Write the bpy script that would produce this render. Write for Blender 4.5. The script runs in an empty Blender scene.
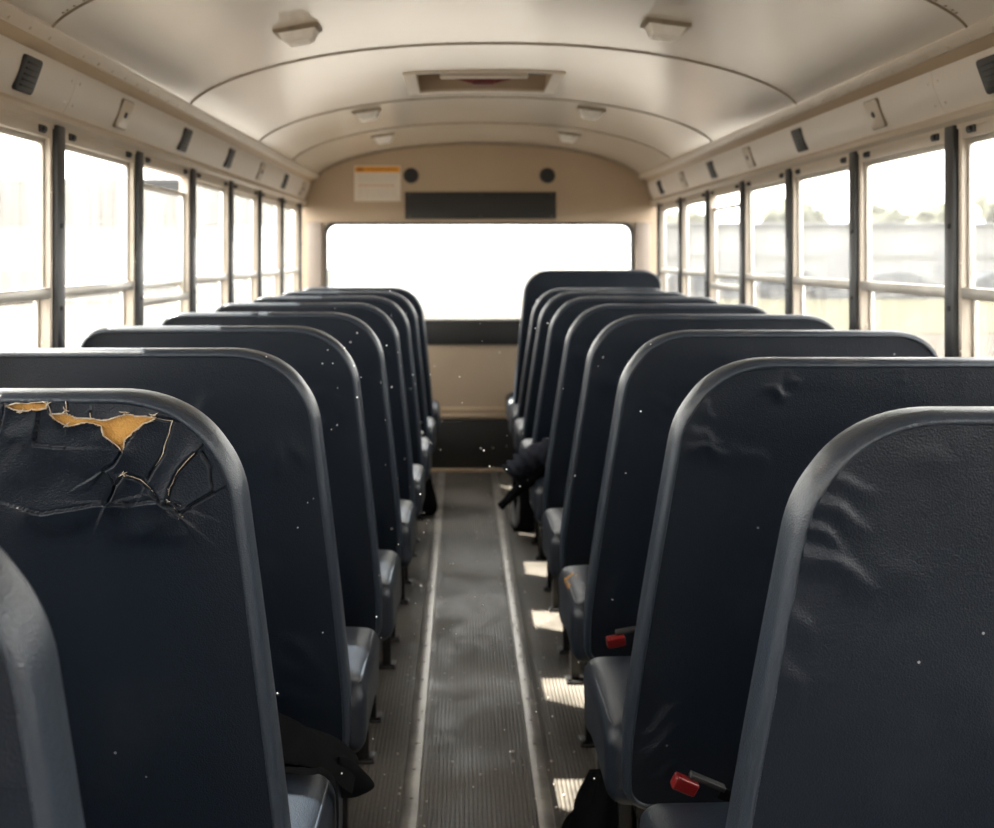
import bpy, bmesh, math, random
import numpy as np
from mathutils import Vector, Matrix, noise
random.seed(7)
C = bpy.context.scene.collection
F = 1157.0           # focal length in pixels
CX = -0.105          # camera x (the bus centre line is x = 0)
CZ = 1.35

# ------------------------------------------------------------------ helpers
def mesh_obj(name, bm, mat=None, parent=None, smooth=True, recalc=True, angle=None):
    if recalc:
        bmesh.ops.recalc_face_normals(bm, faces=bm.faces)
    me = bpy.data.meshes.new(name)
    bm.to_mesh(me); bm.free()
    if smooth:
        me.polygons.foreach_set('use_smooth', [True]*len(me.polygons))
        if angle is not None:
            me.set_sharp_from_angle(angle=math.radians(angle))
    o = bpy.data.objects.new(name, me)
    if mat is not None:
        for m in (mat if isinstance(mat, (list, tuple)) else [mat]):
            me.materials.append(m)
    C.objects.link(o)
    if parent is not None:
        o.parent = parent
    return o

def tag(o, label=None, cat=None, group=None, kind=None):
    if label: o['label'] = label
    if cat: o['category'] = cat
    if group: o['group'] = group
    if kind: o['kind'] = kind
    return o

def empty(name, loc=(0,0,0), rot=(0,0,0)):
    o = bpy.data.objects.new(name, None); C.objects.link(o)
    o.empty_display_size = 0.05
    o.location = loc; o.rotation_euler = rot
    return o

def box(bm, x0, x1, y0, y1, z0, z1, bevel=0.0, seg=2):
    r = bmesh.ops.create_cube(bm, size=1.0)
    vs = r['verts']
    for v in vs:
        v.co = Vector(((x0+x1)/2 + v.co.x*(x1-x0), (y0+y1)/2 + v.co.y*(y1-y0), (z0+z1)/2 + v.co.z*(z1-z0)))
    if bevel > 0:
        es = list({e for v in vs for e in v.link_edges})
        bmesh.ops.bevel(bm, geom=es, offset=bevel, segments=seg, profile=0.5, affect='EDGES')
    return vs

def cyl(bm, p0, p1, r0, r1=None, seg=16, caps=True):
    if r1 is None: r1 = r0
    p0 = Vector(p0); p1 = Vector(p1)
    d = (p1-p0); n = d.normalized()
    a = n.orthogonal().normalized(); b = n.cross(a)
    A = []; B = []
    for i in range(seg):
        t = 2*math.pi*i/seg
        q = a*math.cos(t)+b*math.sin(t)
        A.append(bm.verts.new(p0+q*r0)); B.append(bm.verts.new(p1+q*r1))
    for i in range(seg):
        j = (i+1) % seg
        bm.faces.new((A[i], A[j], B[j], B[i]))
    if caps:
        bm.faces.new(A[::-1]); bm.faces.new(B)

def tube(bm, pts, r, seg=8, closed=False):
    pts = [Vector(p) for p in pts]
    n = len(pts); rings = []
    prev = None
    for i, p in enumerate(pts):
        if closed: t = (pts[(i+1) % n]-pts[i-1])
        else: t = pts[min(i+1, n-1)]-pts[max(i-1, 0)]
        t.normalize()
        if prev is None: a = t.orthogonal().normalized()
        else:
            a = (prev - t*prev.dot(t))
            a = a.normalized() if a.length > 1e-6 else t.orthogonal().normalized()
        prev = a; b = t.cross(a)
        rr = r[i] if isinstance(r, (list, tuple)) else r
        rings.append([bm.verts.new(p + (a*math.cos(2*math.pi*k/seg)+b*math.sin(2*math.pi*k/seg))*rr) for k in range(seg)])
    m = n if closed else n-1
    for i in range(m):
        A = rings[i]; B = rings[(i+1) % n]
        for k in range(seg):
            l = (k+1) % seg
            bm.faces.new((A[k], A[l], B[l], B[k]))
    if not closed:
        bm.faces.new(rings[0][::-1]); bm.faces.new(rings[-1])

def extrude_profile(bm, prof, y0, y1, closed=True, ny=1):
    """prof list of (x,z); extruded along y"""
    rows = []
    for j in range(ny+1):
        y = y0+(y1-y0)*j/ny
        rows.append([bm.verts.new((x, y, z)) for x, z in prof])
    n = len(prof)
    for j in range(ny):
        for i in range(n if closed else n-1):
            k = (i+1) % n
            bm.faces.new((rows[j][i], rows[j][k], rows[j+1][k], rows[j+1][i]))
    if closed:
        bm.faces.new(rows[0][::-1]); bm.faces.new(rows[-1])

# ------------------------------------------------------------------ materials
def newmat(name):
    m = bpy.data.materials.new(name); m.use_nodes = True
    nt = m.node_tree; b = nt.nodes['Principled BSDF']
    return m, nt, b

def N(nt, t, **kw):
    n = nt.nodes.new(t)
    for k, v in kw.items(): setattr(n, k, v)
    return n

def mottled(name, c0, c1, rough=0.5, scale=4.0, rvar=0.1, bump=0.0, bscale=200.0, metallic=0.0, coat=0.0, spec=0.5, detail=6.0, stretch=(1,1,1)):
    m, nt, b = newmat(name)
    tc = N(nt, 'ShaderNodeTexCoord'); mp = N(nt, 'ShaderNodeMapping')
    mp.inputs['Scale'].default_value = stretch
    nt.links.new(tc.outputs['Object'], mp.inputs['Vector'])
    no = N(nt, 'ShaderNodeTexNoise'); no.inputs['Scale'].default_value = scale; no.inputs['Detail'].default_value = detail
    nt.links.new(mp.outputs[0], no.inputs['Vector'])
    cr = N(nt, 'ShaderNodeValToRGB')
    cr.color_ramp.elements[0].position = 0.3; cr.color_ramp.elements[0].color = (*c0, 1)
    cr.color_ramp.elements[1].position = 0.7; cr.color_ramp.elements[1].color = (*c1, 1)
    nt.links.new(no.outputs['Fac'], cr.inputs['Fac']); nt.links.new(cr.outputs[0], b.inputs['Base Color'])
    mr = N(nt, 'ShaderNodeMapRange'); mr.inputs['To Min'].default_value = rough-rvar; mr.inputs['To Max'].default_value = rough+rvar
    nt.links.new(no.outputs['Fac'], mr.inputs['Value']); nt.links.new(mr.outputs[0], b.inputs['Roughness'])
    b.inputs['Metallic'].default_value = metallic
    b.inputs['Coat Weight'].default_value = coat
    b.inputs['Coat Roughness'].default_value = 0.25
    b.inputs['Specular IOR Level'].default_value = spec
    if bump > 0:
        n2 = N(nt, 'ShaderNodeTexNoise'); n2.inputs['Scale'].default_value = bscale; n2.inputs['Detail'].default_value = 3
        nt.links.new(mp.outputs[0], n2.inputs['Vector'])
        bp = N(nt, 'ShaderNodeBump'); bp.inputs['Strength'].default_value = bump; bp.inputs['Distance'].default_value = 0.002
        nt.links.new(n2.outputs['Fac'], bp.inputs['Height']); nt.links.new(bp.outputs[0], b.inputs['Normal'])
    return m

def leather(name, base, worn, rough=0.42, wear=0.0, bump=0.5, wearpos=0.55, spec=0.5):
    m, nt, b = newmat(name)
    tc = N(nt, 'ShaderNodeTexCoord')
    vo = N(nt, 'ShaderNodeTexVoronoi'); vo.inputs['Scale'].default_value = 400; vo.feature = 'F1'
    nw = N(nt, 'ShaderNodeTexNoise'); nw.inputs['Scale'].default_value = 120; nw.inputs['Detail'].default_value = 5
    nb = N(nt, 'ShaderNodeTexNoise'); nb.inputs['Scale'].default_value = 3.0; nb.inputs['Detail'].default_value = 8; nb.inputs['Roughness'].default_value = 0.65
    for n in (vo, nw, nb): nt.links.new(tc.outputs['Object'], n.inputs['Vector'])
    ad = N(nt, 'ShaderNodeMath', operation='MULTIPLY_ADD'); ad.inputs[1].default_value = 0.4
    nt.links.new(nw.outputs['Fac'], ad.inputs[0]); nt.links.new(vo.outputs['Distance'], ad.inputs[2])
    bp = N(nt, 'ShaderNodeBump'); bp.inputs['Strength'].default_value = bump; bp.inputs['Distance'].default_value = 0.0012
    nt.links.new(ad.outputs[0], bp.inputs['Height']); nt.links.new(bp.outputs[0], b.inputs['Normal'])
    cr = N(nt, 'ShaderNodeValToRGB')
    cr.color_ramp.elements[0].position = wearpos; cr.color_ramp.elements[0].color = (*base, 1)
    cr.color_ramp.elements[1].position = min(1, wearpos+0.22); 
    mixc = tuple(base[i]*(1-wear)+worn[i]*wear for i in range(3))
    cr.color_ramp.elements[1].color = (*mixc, 1)
    nt.links.new(nb.outputs['Fac'], cr.inputs['Fac']); nt.links.new(cr.outputs[0], b.inputs['Base Color'])
    mr = N(nt, 'ShaderNodeMapRange'); mr.inputs['To Min'].default_value = rough-0.08; mr.inputs['To Max'].default_value = rough+0.1
    nt.links.new(nb.outputs['Fac'], mr.inputs['Value']); nt.links.new(mr.outputs[0], b.inputs['Roughness'])
    b.inputs['Specular IOR Level'].default_value = spec
    return m

M = {}
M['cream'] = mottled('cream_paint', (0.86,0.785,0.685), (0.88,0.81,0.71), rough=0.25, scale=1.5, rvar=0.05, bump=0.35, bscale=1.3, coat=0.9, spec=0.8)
M['cream'].node_tree.nodes['Principled BSDF'].inputs['Coat Roughness'].default_value = 0.16
M['cream'].node_tree.nodes['Bump'].inputs['Distance'].default_value = 0.012
M['cream'].node_tree.nodes['Noise Texture.001'].inputs['Detail'].default_value = 0
M['cove'] = mottled('cove_paint', (0.82,0.76,0.69), (0.86,0.80,0.73), rough=0.45, scale=1.5)
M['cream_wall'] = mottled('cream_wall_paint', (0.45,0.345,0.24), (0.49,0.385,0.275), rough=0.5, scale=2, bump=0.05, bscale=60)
M['cream_trim'] = mottled('cream_trim_paint', (0.62,0.54,0.44), (0.68,0.6,0.5), rough=0.38, scale=6, coat=0.1)
M['tan'] = mottled('tan_band_paint', (0.48,0.36,0.24), (0.53,0.41,0.28), rough=0.5, scale=5)
M['seam'] = mottled('seam_grime', (0.22,0.18,0.13), (0.34,0.28,0.21), rough=0.5, scale=20)
M['lens'] = mottled('lamp_lens_plastic', (0.92,0.90,0.85), (0.94,0.92,0.88), rough=0.25, scale=8, coat=0.3)
M['post'] = mottled('shaded_post_steel', (0.033,0.035,0.038), (0.055,0.055,0.055), rough=0.4, scale=14, metallic=0.3)  # dark tone includes the shade on post faces against bright windows
M['alu'] = mottled('aged_aluminium', (0.50,0.47,0.42), (0.62,0.58,0.52), rough=0.38, scale=12, metallic=0.55)
M['black'] = mottled('black_plastic', (0.012,0.012,0.013), (0.03,0.03,0.03), rough=0.5, scale=20)
M['blackmetal'] = mottled('black_steel', (0.012,0.012,0.013), (0.025,0.024,0.023), rough=0.4, scale=20, metallic=0.4)
M['panelblack'] = mottled('charcoal_panel', (0.012,0.012,0.012), (0.018,0.017,0.016), rough=0.55, scale=6)
M['strip'] = mottled('worn_metal_strip', (0.16,0.15,0.14), (0.34,0.32,0.29), rough=0.36, scale=9, metallic=0.5, rvar=0.12)
M['cloth'] = mottled('black_cloth', (0.0025,0.0027,0.003), (0.005,0.005,0.006), rough=0.9, scale=30, bump=0.4, bscale=400, spec=0.06)
M['navycloth'] = mottled('dark_navy_cloth', (0.012,0.014,0.022), (0.022,0.025,0.036), rough=0.9, scale=20, bump=0.4, bscale=300, spec=0.2)
M['red'] = mottled('red_buckle_plastic', (0.13,0.004,0.005), (0.17,0.006,0.007), rough=0.3, scale=20)
M['darkred'] = mottled('dark_red_paint', (0.12,0.02,0.02), (0.17,0.03,0.03), rough=0.5, scale=20)
M['foam'] = mottled('yellow_foam', (0.50,0.25,0.07), (0.62,0.34,0.10), rough=0.95, scale=30, bump=0.8, bscale=300, spec=0.1)
M['fibre'] = mottled('frayed_backing_fibre', (0.34,0.28,0.22), (0.55,0.47,0.38), rough=0.95, scale=200, spec=0.1)
M['orange'] = mottled('orange_header', (0.75,0.33,0.02), (0.8,0.37,0.03), rough=0.5, scale=20)
M['brown'] = mottled('brown_print', (0.35,0.11,0.01), (0.38,0.13,0.02), rough=0.5, scale=20)
M['paper'] = mottled('off_white_paper', (0.74,0.68,0.6), (0.8,0.73,0.64), rough=0.6, scale=10)
M['pinkprint'] = mottled('faded_red_print', (0.62,0.42,0.32), (0.66,0.46,0.36), rough=0.6, scale=10)
M['greyprint'] = mottled('faded_grey_print', (0.58,0.54,0.49), (0.62,0.58,0.52), rough=0.6, scale=10)
M['dust'] = mottled('dust_white', (0.9,0.88,0.85), (0.95,0.93,0.9), rough=0.8, scale=10)
M['pillar'] = mottled('grey_brown_pillar', (0.30,0.25,0.21), (0.34,0.285,0.24), rough=0.5, scale=6)
NAVY = (0.0042,0.0076,0.0140)
M['leather'] = leather('navy_vinyl', NAVY, (0.08,0.09,0.1), rough=0.42, wear=0.12, bump=0.4, spec=0.26)
M['roll'] = leather('navy_vinyl_edge_lit', (0.020,0.028,0.041), (0.24,0.19,0.135), rough=0.32, wear=0.40, bump=0.38, wearpos=0.55)  # window light on the edges is put into the base; scuffs are wear
M['cushion'] = leather('navy_vinyl_cushion', (0.007,0.012,0.021), (0.08,0.075,0.07), rough=0.43, wear=0.35, bump=0.4)
M['thread'] = mottled('pale_stitching', (0.16,0.18,0.21), (0.24,0.25,0.27), rough=0.5, scale=300)

def speckle(m, amount=0.63):
    """dried dust spots on the vinyl"""
    nt = m.node_tree; b = nt.nodes['Principled BSDF']
    src = b.inputs['Base Color'].links[0].from_socket
    tc = N(nt, 'ShaderNodeTexCoord')
    vo = N(nt, 'ShaderNodeTexVoronoi'); vo.inputs['Scale'].default_value = 26
    nt.links.new(tc.outputs['Object'], vo.inputs['Vector'])
    a = N(nt, 'ShaderNodeMath', operation='LESS_THAN'); a.inputs[1].default_value = 0.055
    nt.links.new(vo.outputs['Distance'], a.inputs[0])
    sp = N(nt, 'ShaderNodeSeparateColor'); nt.links.new(vo.outputs['Color'], sp.inputs[0])
    g = N(nt, 'ShaderNodeMath', operation='GREATER_THAN'); g.inputs[1].default_value = amount
    nt.links.new(sp.outputs[0], g.inputs[0])
    mu = N(nt, 'ShaderNodeMath', operation='MULTIPLY'); nt.links.new(a.outputs[0], mu.inputs[0]); nt.links.new(g.outputs[0], mu.inputs[1])
    mx = N(nt, 'ShaderNodeMix', data_type='RGBA')
    nt.links.new(mu.outputs[0], mx.inputs[0]); nt.links.new(src, mx.inputs[6]); mx.inputs[7].default_value = (0.22,0.22,0.23,1)
    nt.links.new(mx.outputs[2], b.inputs['Base Color'])
speckle(M['leather'], 0.8)

def floor_mat():
    m, nt, b = newmat('ribbed_rubber_floor')
    tc = N(nt, 'ShaderNodeTexCoord')
    n1 = N(nt, 'ShaderNodeTexNoise'); n1.inputs['Scale'].default_value = 3.2; n1.inputs['Detail'].default_value = 9; n1.inputs['Roughness'].default_value = 0.62; n1.inputs['Distortion'].default_value = 0.4
    n2 = N(nt, 'ShaderNodeTexNoise'); n2.inputs['Scale'].default_value = 60; n2.inputs['Detail'].default_value = 5
    for n in (n1, n2): nt.links.new(tc.outputs['Object'], n.inputs['Vector'])
    cr = N(nt, 'ShaderNodeValToRGB')
    e = cr.color_ramp.elements
    e[0].position = 0.36; e[0].color = (0.050,0.045,0.039,1)
    e[1].position = 0.66; e[1].color = (0.17,0.150,0.128,1)
    x = e.new(0.5); x.color = (0.105,0.093,0.079,1)
    nt.links.new(n1.outputs['Fac'], cr.inputs['Fac'])
    mx = N(nt, 'ShaderNodeMix', data_type='RGBA'); mx.blend_type = 'MULTIPLY'; mx.inputs[0].default_value = 0.5
    nt.links.new(cr.outputs[0], mx.inputs[6]); nt.links.new(n2.outputs['Fac'], mx.inputs[7])
    nt.links.new(mx.outputs[2], b.inputs['Base Color'])
    mr = N(nt, 'ShaderNodeMapRange'); mr.inputs['From Min'].default_value = 0.3; mr.inputs['From Max'].default_value = 0.7
    mr.inputs['To Min'].default_value = 0.28; mr.inputs['To Max'].default_value = 0.6
    nt.links.new(n1.outputs['Fac'], mr.inputs['Value']); nt.links.new(mr.outputs[0], b.inputs['Roughness'])
    bp = N(nt, 'ShaderNodeBump'); bp.inputs['Strength'].default_value = 0.4; bp.inputs['Distance'].default_value = 0.002
    nt.links.new(n2.outputs['Fac'], bp.inputs['Height']); nt.links.new(bp.outputs[0], b.inputs['Normal'])
    return m
M['floor'] = floor_mat()

def glass_mat(name, dust_amt, tint=(0.97,0.985,0.98)):
    m = bpy.data.materials.new(name); m.use_nodes = True
    nt = m.node_tree; nt.nodes.clear()
    out = N(nt, 'ShaderNodeOutputMaterial')
    tr = N(nt, 'ShaderNodeBsdfTransparent'); tr.inputs[0].default_value = (*tint, 1)
    gl = N(nt, 'ShaderNodeBsdfGlossy'); gl.inputs['Roughness'].default_value = 0.02
    fr = N(nt, 'ShaderNodeLayerWeight'); fr.inputs[0].default_value = 0.5
    pw = N(nt, 'ShaderNodeMath', operation='POWER'); pw.inputs[1].default_value = 5.0
    nt.links.new(fr.outputs['Facing'], pw.inputs[0])
    fm = N(nt, 'ShaderNodeMath', operation='MULTIPLY_ADD'); fm.inputs[1].default_value = 0.7; fm.inputs[2].default_value = 0.05
    nt.links.new(pw.outputs[0], fm.inputs[0])
    m1 = N(nt, 'ShaderNodeMixShader')
    nt.links.new(fm.outputs[0], m1.inputs[0]); nt.links.new(tr.outputs[0], m1.inputs[1]); nt.links.new(gl.outputs[0], m1.inputs[2])
    tl = N(nt, 'ShaderNodeBsdfTranslucent'); tl.inputs[0].default_value = (0.9,0.9,0.88,1)
    df = N(nt, 'ShaderNodeBsdfDiffuse'); df.inputs[0].default_value = (0.6,0.58,0.54,1)
    m2 = N(nt, 'ShaderNodeMixShader'); m2.inputs[0].default_value = 0.25
    nt.links.new(tl.outputs[0], m2.inputs[1]); nt.links.new(df.outputs[0], m2.inputs[2])
    tc = N(nt, 'ShaderNodeTexCoord'); mp = N(nt, 'ShaderNodeMapping'); mp.inputs['Scale'].default_value = (1, 1, 0.25)
    nt.links.new(tc.outputs['Object'], mp.inputs[0])
    no = N(nt, 'ShaderNodeTexNoise'); no.inputs['Scale'].default_value = 22; no.inputs['Detail'].default_value = 7
    nt.links.new(mp.outputs[0], no.inputs['Vector'])
    n3 = N(nt, 'ShaderNodeTexNoise'); n3.inputs['Scale'].default_value = 3; n3.inputs['Detail'].default_value = 4
    nt.links.new(tc.outputs['Object'], n3.inputs['Vector'])
    ad = N(nt, 'ShaderNodeMath', operation='MULTIPLY'); nt.links.new(no.outputs['Fac'], ad.inputs[0]); nt.links.new(n3.outputs['Fac'], ad.inputs[1])
    mr = N(nt, 'ShaderNodeMapRange'); mr.inputs['From Min'].default_value = 0.1; mr.inputs['From Max'].default_value = 0.45
    mr.inputs['To Min'].default_value = dust_amt*0.6; mr.inputs['To Max'].default_value = dust_amt*1.4
    nt.links.new(ad.outputs[0], mr.inputs['Value'])
    m3 = N(nt, 'ShaderNodeMixShader')
    nt.links.new(mr.outputs[0], m3.inputs[0]); nt.links.new(m1.outputs[0], m3.inputs[1]); nt.links.new(m2.outputs[0], m3.inputs[2])
    nt.links.new(m3.outputs[0], out.inputs['Surface'])
    return m
M['glass'] = glass_mat('dusty_window_glass', 0.11)
M['rearglass'] = glass_mat('dusty_end_window_glass', 0.14)

# ------------------------------------------------------------------ bus shell
Y0, Y1 = -2.3, 7.28
ROOF_R, ROOF_Z, ROOF_H = 1.012, 1.845, 0.21
def roof_z(x, off=0.0):
    u = min(1.0, abs(x)/ROOF_R)
    return ROOF_Z + ROOF_H*(1-u**2.2)**(1/1.5) + off

# floor: ribbed mat, ribs run lengthwise as real ridges
bm = bmesh.new()
prof = []
x = -1.20
STR = [(-0.252, -0.208), (0.073, 0.117)]
while x < 1.20:
    instr = any(a-0.006 < x < b+0.006 for a, b in STR)
    if instr:
        prof.append((x, 0.0)); x += 0.011; continue
    prof += [(x, -0.0022), (x+0.0025, 0.0), (x+0.0075, 0.0), (x+0.0095, -0.0022)]
    x += 0.011
rows = [[bm.verts.new((a, y, z)) for a, z in prof] for y in (Y0, Y1)]
for i in range(len(prof)-1):
    bm.faces.new((rows[0][i], rows[0][i+1], rows[1][i+1], rows[1][i]))
box(bm, -1.20, 1.20, Y0, Y1, -0.06, -0.004)
o = mesh_obj('floor', bm, M['floor'], smooth=False, recalc=False)
tag(o, kind='structure')
for i, (a, b) in enumerate(STR):
    bm = bmesh.new()
    extrude_profile(bm, [(a, 0.0), (a+0.004, 0.006), (a+0.016, 0.008), (b-0.016, 0.008), (b-0.004, 0.006), (b, 0.0)], Y0, Y1)
    y = 0.3
    while y < Y1-0.05:
        cyl(bm, ((a+b)/2, y, 0.008), ((a+b)/2, y, 0.0105), 0.006, 0.004, seg=10)
        y += 0.16
    o = mesh_obj('trim_%d' % (i+1), bm, M['strip'], angle=40)
    tag(o, kind='structure')
TR = 3
def trim(bm, mat, smooth=True, angle=35):
    global TR
    o = mesh_obj('trim_%d' % TR, bm, mat, smooth=smooth, angle=angle); TR += 1
    tag(o, kind='structure'); return o

# walls with sill and header
for s, nm in ((-1, 'wall_left'), (1, 'wall_right')):
    bm = bmesh.new()
    box(bm, *sorted((s*1.19, s*1.23)), Y0, Y1+0.03, -0.06, 0.84)
    box(bm, *sorted((s*1.10, s*1.128)), Y0, Y1+0.03, 1.668, 1.95)
    box(bm, *sorted((s*1.18, s*1.23)), Y0, Y1, 0.82, 0.845, bevel=0.004)
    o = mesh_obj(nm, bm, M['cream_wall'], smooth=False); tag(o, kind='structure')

# cornice cove, tan band, rail and ledge
for s in (-1, 1):
    # bulging cove panels in lengths
    cuts = [Y0, -1.33, 0.77, 2.87, 4.97, Y1]
    for a, b in zip(cuts[:-1], cuts[1:]):
        bm = bmesh.new()
        P = []
        for i in range(9):
            t = i/8
            px = 1.096+(1.058-1.096)*t; pz = 1.700+(1.806-1.700)*t
            bul = 0.007*math.sin(math.pi*t)
            P.append((s*(px-bul*0.95), pz-bul*0.35))
        back = [(s*1.12, 1.806), (s*1.12, 1.700)]
        extrude_profile(bm, P+back, a+0.0015, b-0.0015)
        for yy in (a+0.03, b-0.03):
            for k in (2, 6):
                cyl(bm, (P[k][0], yy, P[k][1]), (P[k][0]-s*0.003, yy, P[k][1]-0.001), 0.005, 0.003, seg=8)
        trim(bm, M['cove'])
    bm = bmesh.new()   # dark gap strip behind the panel joints
    for c in cuts[1:-1]:
        Q = [(s*(1.096-0.038*t/8-0.0066*math.sin(math.pi*t/8)+0.002), 1.702+0.102*t/8) for t in range(9)]
        extrude_profile(bm, Q+[(s*1.11, 1.804), (s*1.11, 1.702)], c-0.004, c+0.004)
    trim(bm, M['seam'], smooth=False)
    bm = bmesh.new()   # tan band
    extrude_profile(bm, [(s*1.058, 1.806), (s*1.030, 1.829), (s*1.05, 1.86), (s*1.12, 1.82)], Y0, Y1)
    trim(bm, M['tan'])
    bm = bmesh.new()   # rail with slots and rivets
    extrude_profile(bm, [(s*1.034, 1.826), (s*1.022, 1.823), (s*1.010, 1.834), (s*1.004, 1.848), (s*1.012, 1.856), (s*1.04, 1.87)], Y0, Y1)
    y = 0.6
    while y < Y1-0.1:
        cyl(bm, (s*1.0165, y, 1.829), (s*1.0135, y, 1.8262), 0.005, 0.0035, seg=8)
        y += 0.115
    trim(bm, M['cream_trim'])
    bm = bmesh.new()   # ledge under the cove
    extrude_profile(bm, [(s*1.10, 1.703), (s*1.088, 1.697), (s*1.078, 1.686), (s*1.078, 1.676), (s*1.088, 1.664), (s*1.088, 1.654), (s*1.12, 1.654)], Y0, Y1)
    trim(bm, M['cream_trim'])

# ceiling: curved sheet with an opening for the hatch
HX0, HX1, HY0, HY1 = -0.295, 0.255, 4.42, 4.93
bm = bmesh.new()
xs = sorted(set([round(ROOF_R*math.sin(math.pi/2*t/30), 5) for t in range(-30, 31)] + [HX0, HX1]))
ys = sorted(set([Y0+(Y1-Y0)*k/24 for k in range(25)]+[HY0, HY1]))
grid = [[bm.verts.new((x, y, roof_z(x))) for x in xs] for y in ys]
for j in range(len(ys)-1):
    for i in range(len(xs)-1):
        mx_, my_ = (xs[i]+xs[i+1])/2, (ys[j]+ys[j+1])/2
        if HX0 < mx_ < HX1 and HY0 < my_ < HY1: continue
        bm.faces.new((grid[j][i], grid[j+1][i], grid[j+1][i+1], grid[j][i+1]))
bmesh.ops.recalc_face_normals(bm, faces=bm.faces)
f0 = bm.faces[:][len(bm.faces)//4] if False else None
o = mesh_obj('ceiling', bm, M['cream'], recalc=False)
sol = o.modifiers.new('thickness', 'SOLIDIFY'); sol.thickness = 0.03; sol.offset = 1
spl = o.modifiers.new('crisp rim', 'EDGE_SPLIT'); spl.split_angle = math.radians(35)
tag(o, kind='structure')
ceil = o
for k, y in enumerate((-0.05, 1.25, 2.55, 3.85, 5.15, 6.15)):
    bm = bmesh.new()
    pts = [(x, y, roof_z(x)-0.001) for x in [ROOF_R*math.sin(math.pi/2*t/40)*0.9985 for t in range(-40, 41)]]
    tube(bm, pts, 0.0042, seg=6)
    for t in range(-19, 20):
        x = ROOF_R*0.97*math.sin(math.pi/2*t/20)
        for dy in (-0.016,):
            z = roof_z(x)
            cyl(bm, (x, y+dy, z), (x, y+dy, z-0.002), 0.0045, 0.003, seg=8)
    sm = mesh_obj('seam_strip', bm, M['seam'], ceil)

# end wall ahead, with a wide rounded window opening
def rrect(x0, x1, z0, z1, r, n=8):
    P = []
    for cx_, cz_, a0 in ((x1-r, z0+r, -90), (x1-r, z1-r, 0), (x0+r, z1-r, 90), (x0+r, z0+r, 180)):
        for i in range(n+1):
            a = math.radians(a0+90*i/n)
            P.append((cx_+r*math.cos(a), cz_+r*math.sin(a)))
    return P
def wall_with_hole(name, y, hole, mat, thick):
    bm = bmesh.new()
    outer = [(-1.20, -0.05), (1.20, -0.05), (1.20, 0.84), (1.125, 0.86), (1.125, 1.80), (ROOF_R, ROOF_Z)]
    outer += [(x, roof_z(x)+0.01) for x in [ROOF_R*math.sin(math.pi/2*t/24) for t in range(23, -24, -1)]]
    outer += [(-ROOF_R, ROOF_Z), (-1.125, 1.80), (-1.125, 0.86), (-1.20, 0.84)]
    es = []
    for loop in (outer, hole):
        vs = [bm.verts.new((x, y, z)) for x, z in loop]
        for i in range(len(vs)):
            es.append(bm.edges.new((vs[i], vs[(i+1) % len(vs)])))
    bmesh.ops.triangle_fill(bm, use_beauty=True, use_dissolve=False, edges=es)
    r = bmesh.ops.extrude_face_region(bm, geom=list(bm.faces))
    for v in r['geom']:
        if isinstance(v, bmesh.types.BMVert): v.co.y += thick
    o = mesh_obj(name, bm, mat, smooth=False); tag(o, kind='structure'); return o
WX0, WX1, WZ0, WZ1 = -0.954, 0.958, 0.955, 1.538
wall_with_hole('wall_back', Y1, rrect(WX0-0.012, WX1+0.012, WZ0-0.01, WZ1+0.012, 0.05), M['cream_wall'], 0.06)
bm = bmesh.new()   # gasket
A = rrect(WX0-0.016, WX1+0.016, WZ0-0.016, WZ1+0.016, 0.05); B = rrect(WX0, WX1, WZ0, WZ1, 0.06)
def ring(bm, A, B, y0, y1):
    n = len(A)
    L = [[bm.verts.new((x, y, z)) for x, z in P] for P, y in ((A, y0), (B, y0), (B, y1), (A, y1))]
    for q in range(4):
        for i in range(n):
            j = (i+1) % n
            bm.faces.new((L[q][i], L[q][j], L[(q+1) % 4][j], L[(q+1) % 4][i]))
ring(bm, A, B, Y1-0.008, Y1+0.05)
w = mesh_obj('window_1', bm, M['black'], angle=40); tag(w, kind='structure')
bm = bmesh.new(); P = rrect(WX0-0.004, WX1+0.004, WZ0-0.004, WZ1+0.004, 0.058)
vs = [bm.verts.new((x, Y1+0.028, z)) for x, z in P]; bm.faces.new(vs)
mesh_obj('glass_pane', bm, M['rearglass'], w, smooth=False)
# end wall behind the viewer with a windshield opening
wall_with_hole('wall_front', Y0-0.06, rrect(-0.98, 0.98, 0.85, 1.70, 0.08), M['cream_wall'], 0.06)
bm = bmesh.new(); ring(bm, rrect(-1.0, 1.0, 0.83, 1.72, 0.08), rrect(-0.97, 0.97, 0.86, 1.69, 0.08), Y0-0.05, Y0+0.01)
w = mesh_obj('window_2', bm, M['black'], angle=40); tag(w, kind='structure')
bm = bmesh.new(); P = rrect(-0.975, 0.975, 0.855, 1.695, 0.08)
bm.faces.new([bm.verts.new((x, Y0-0.02, z)) for x, z in P]); mesh_obj('glass_pane', bm, M['rearglass'], w, smooth=False)

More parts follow.
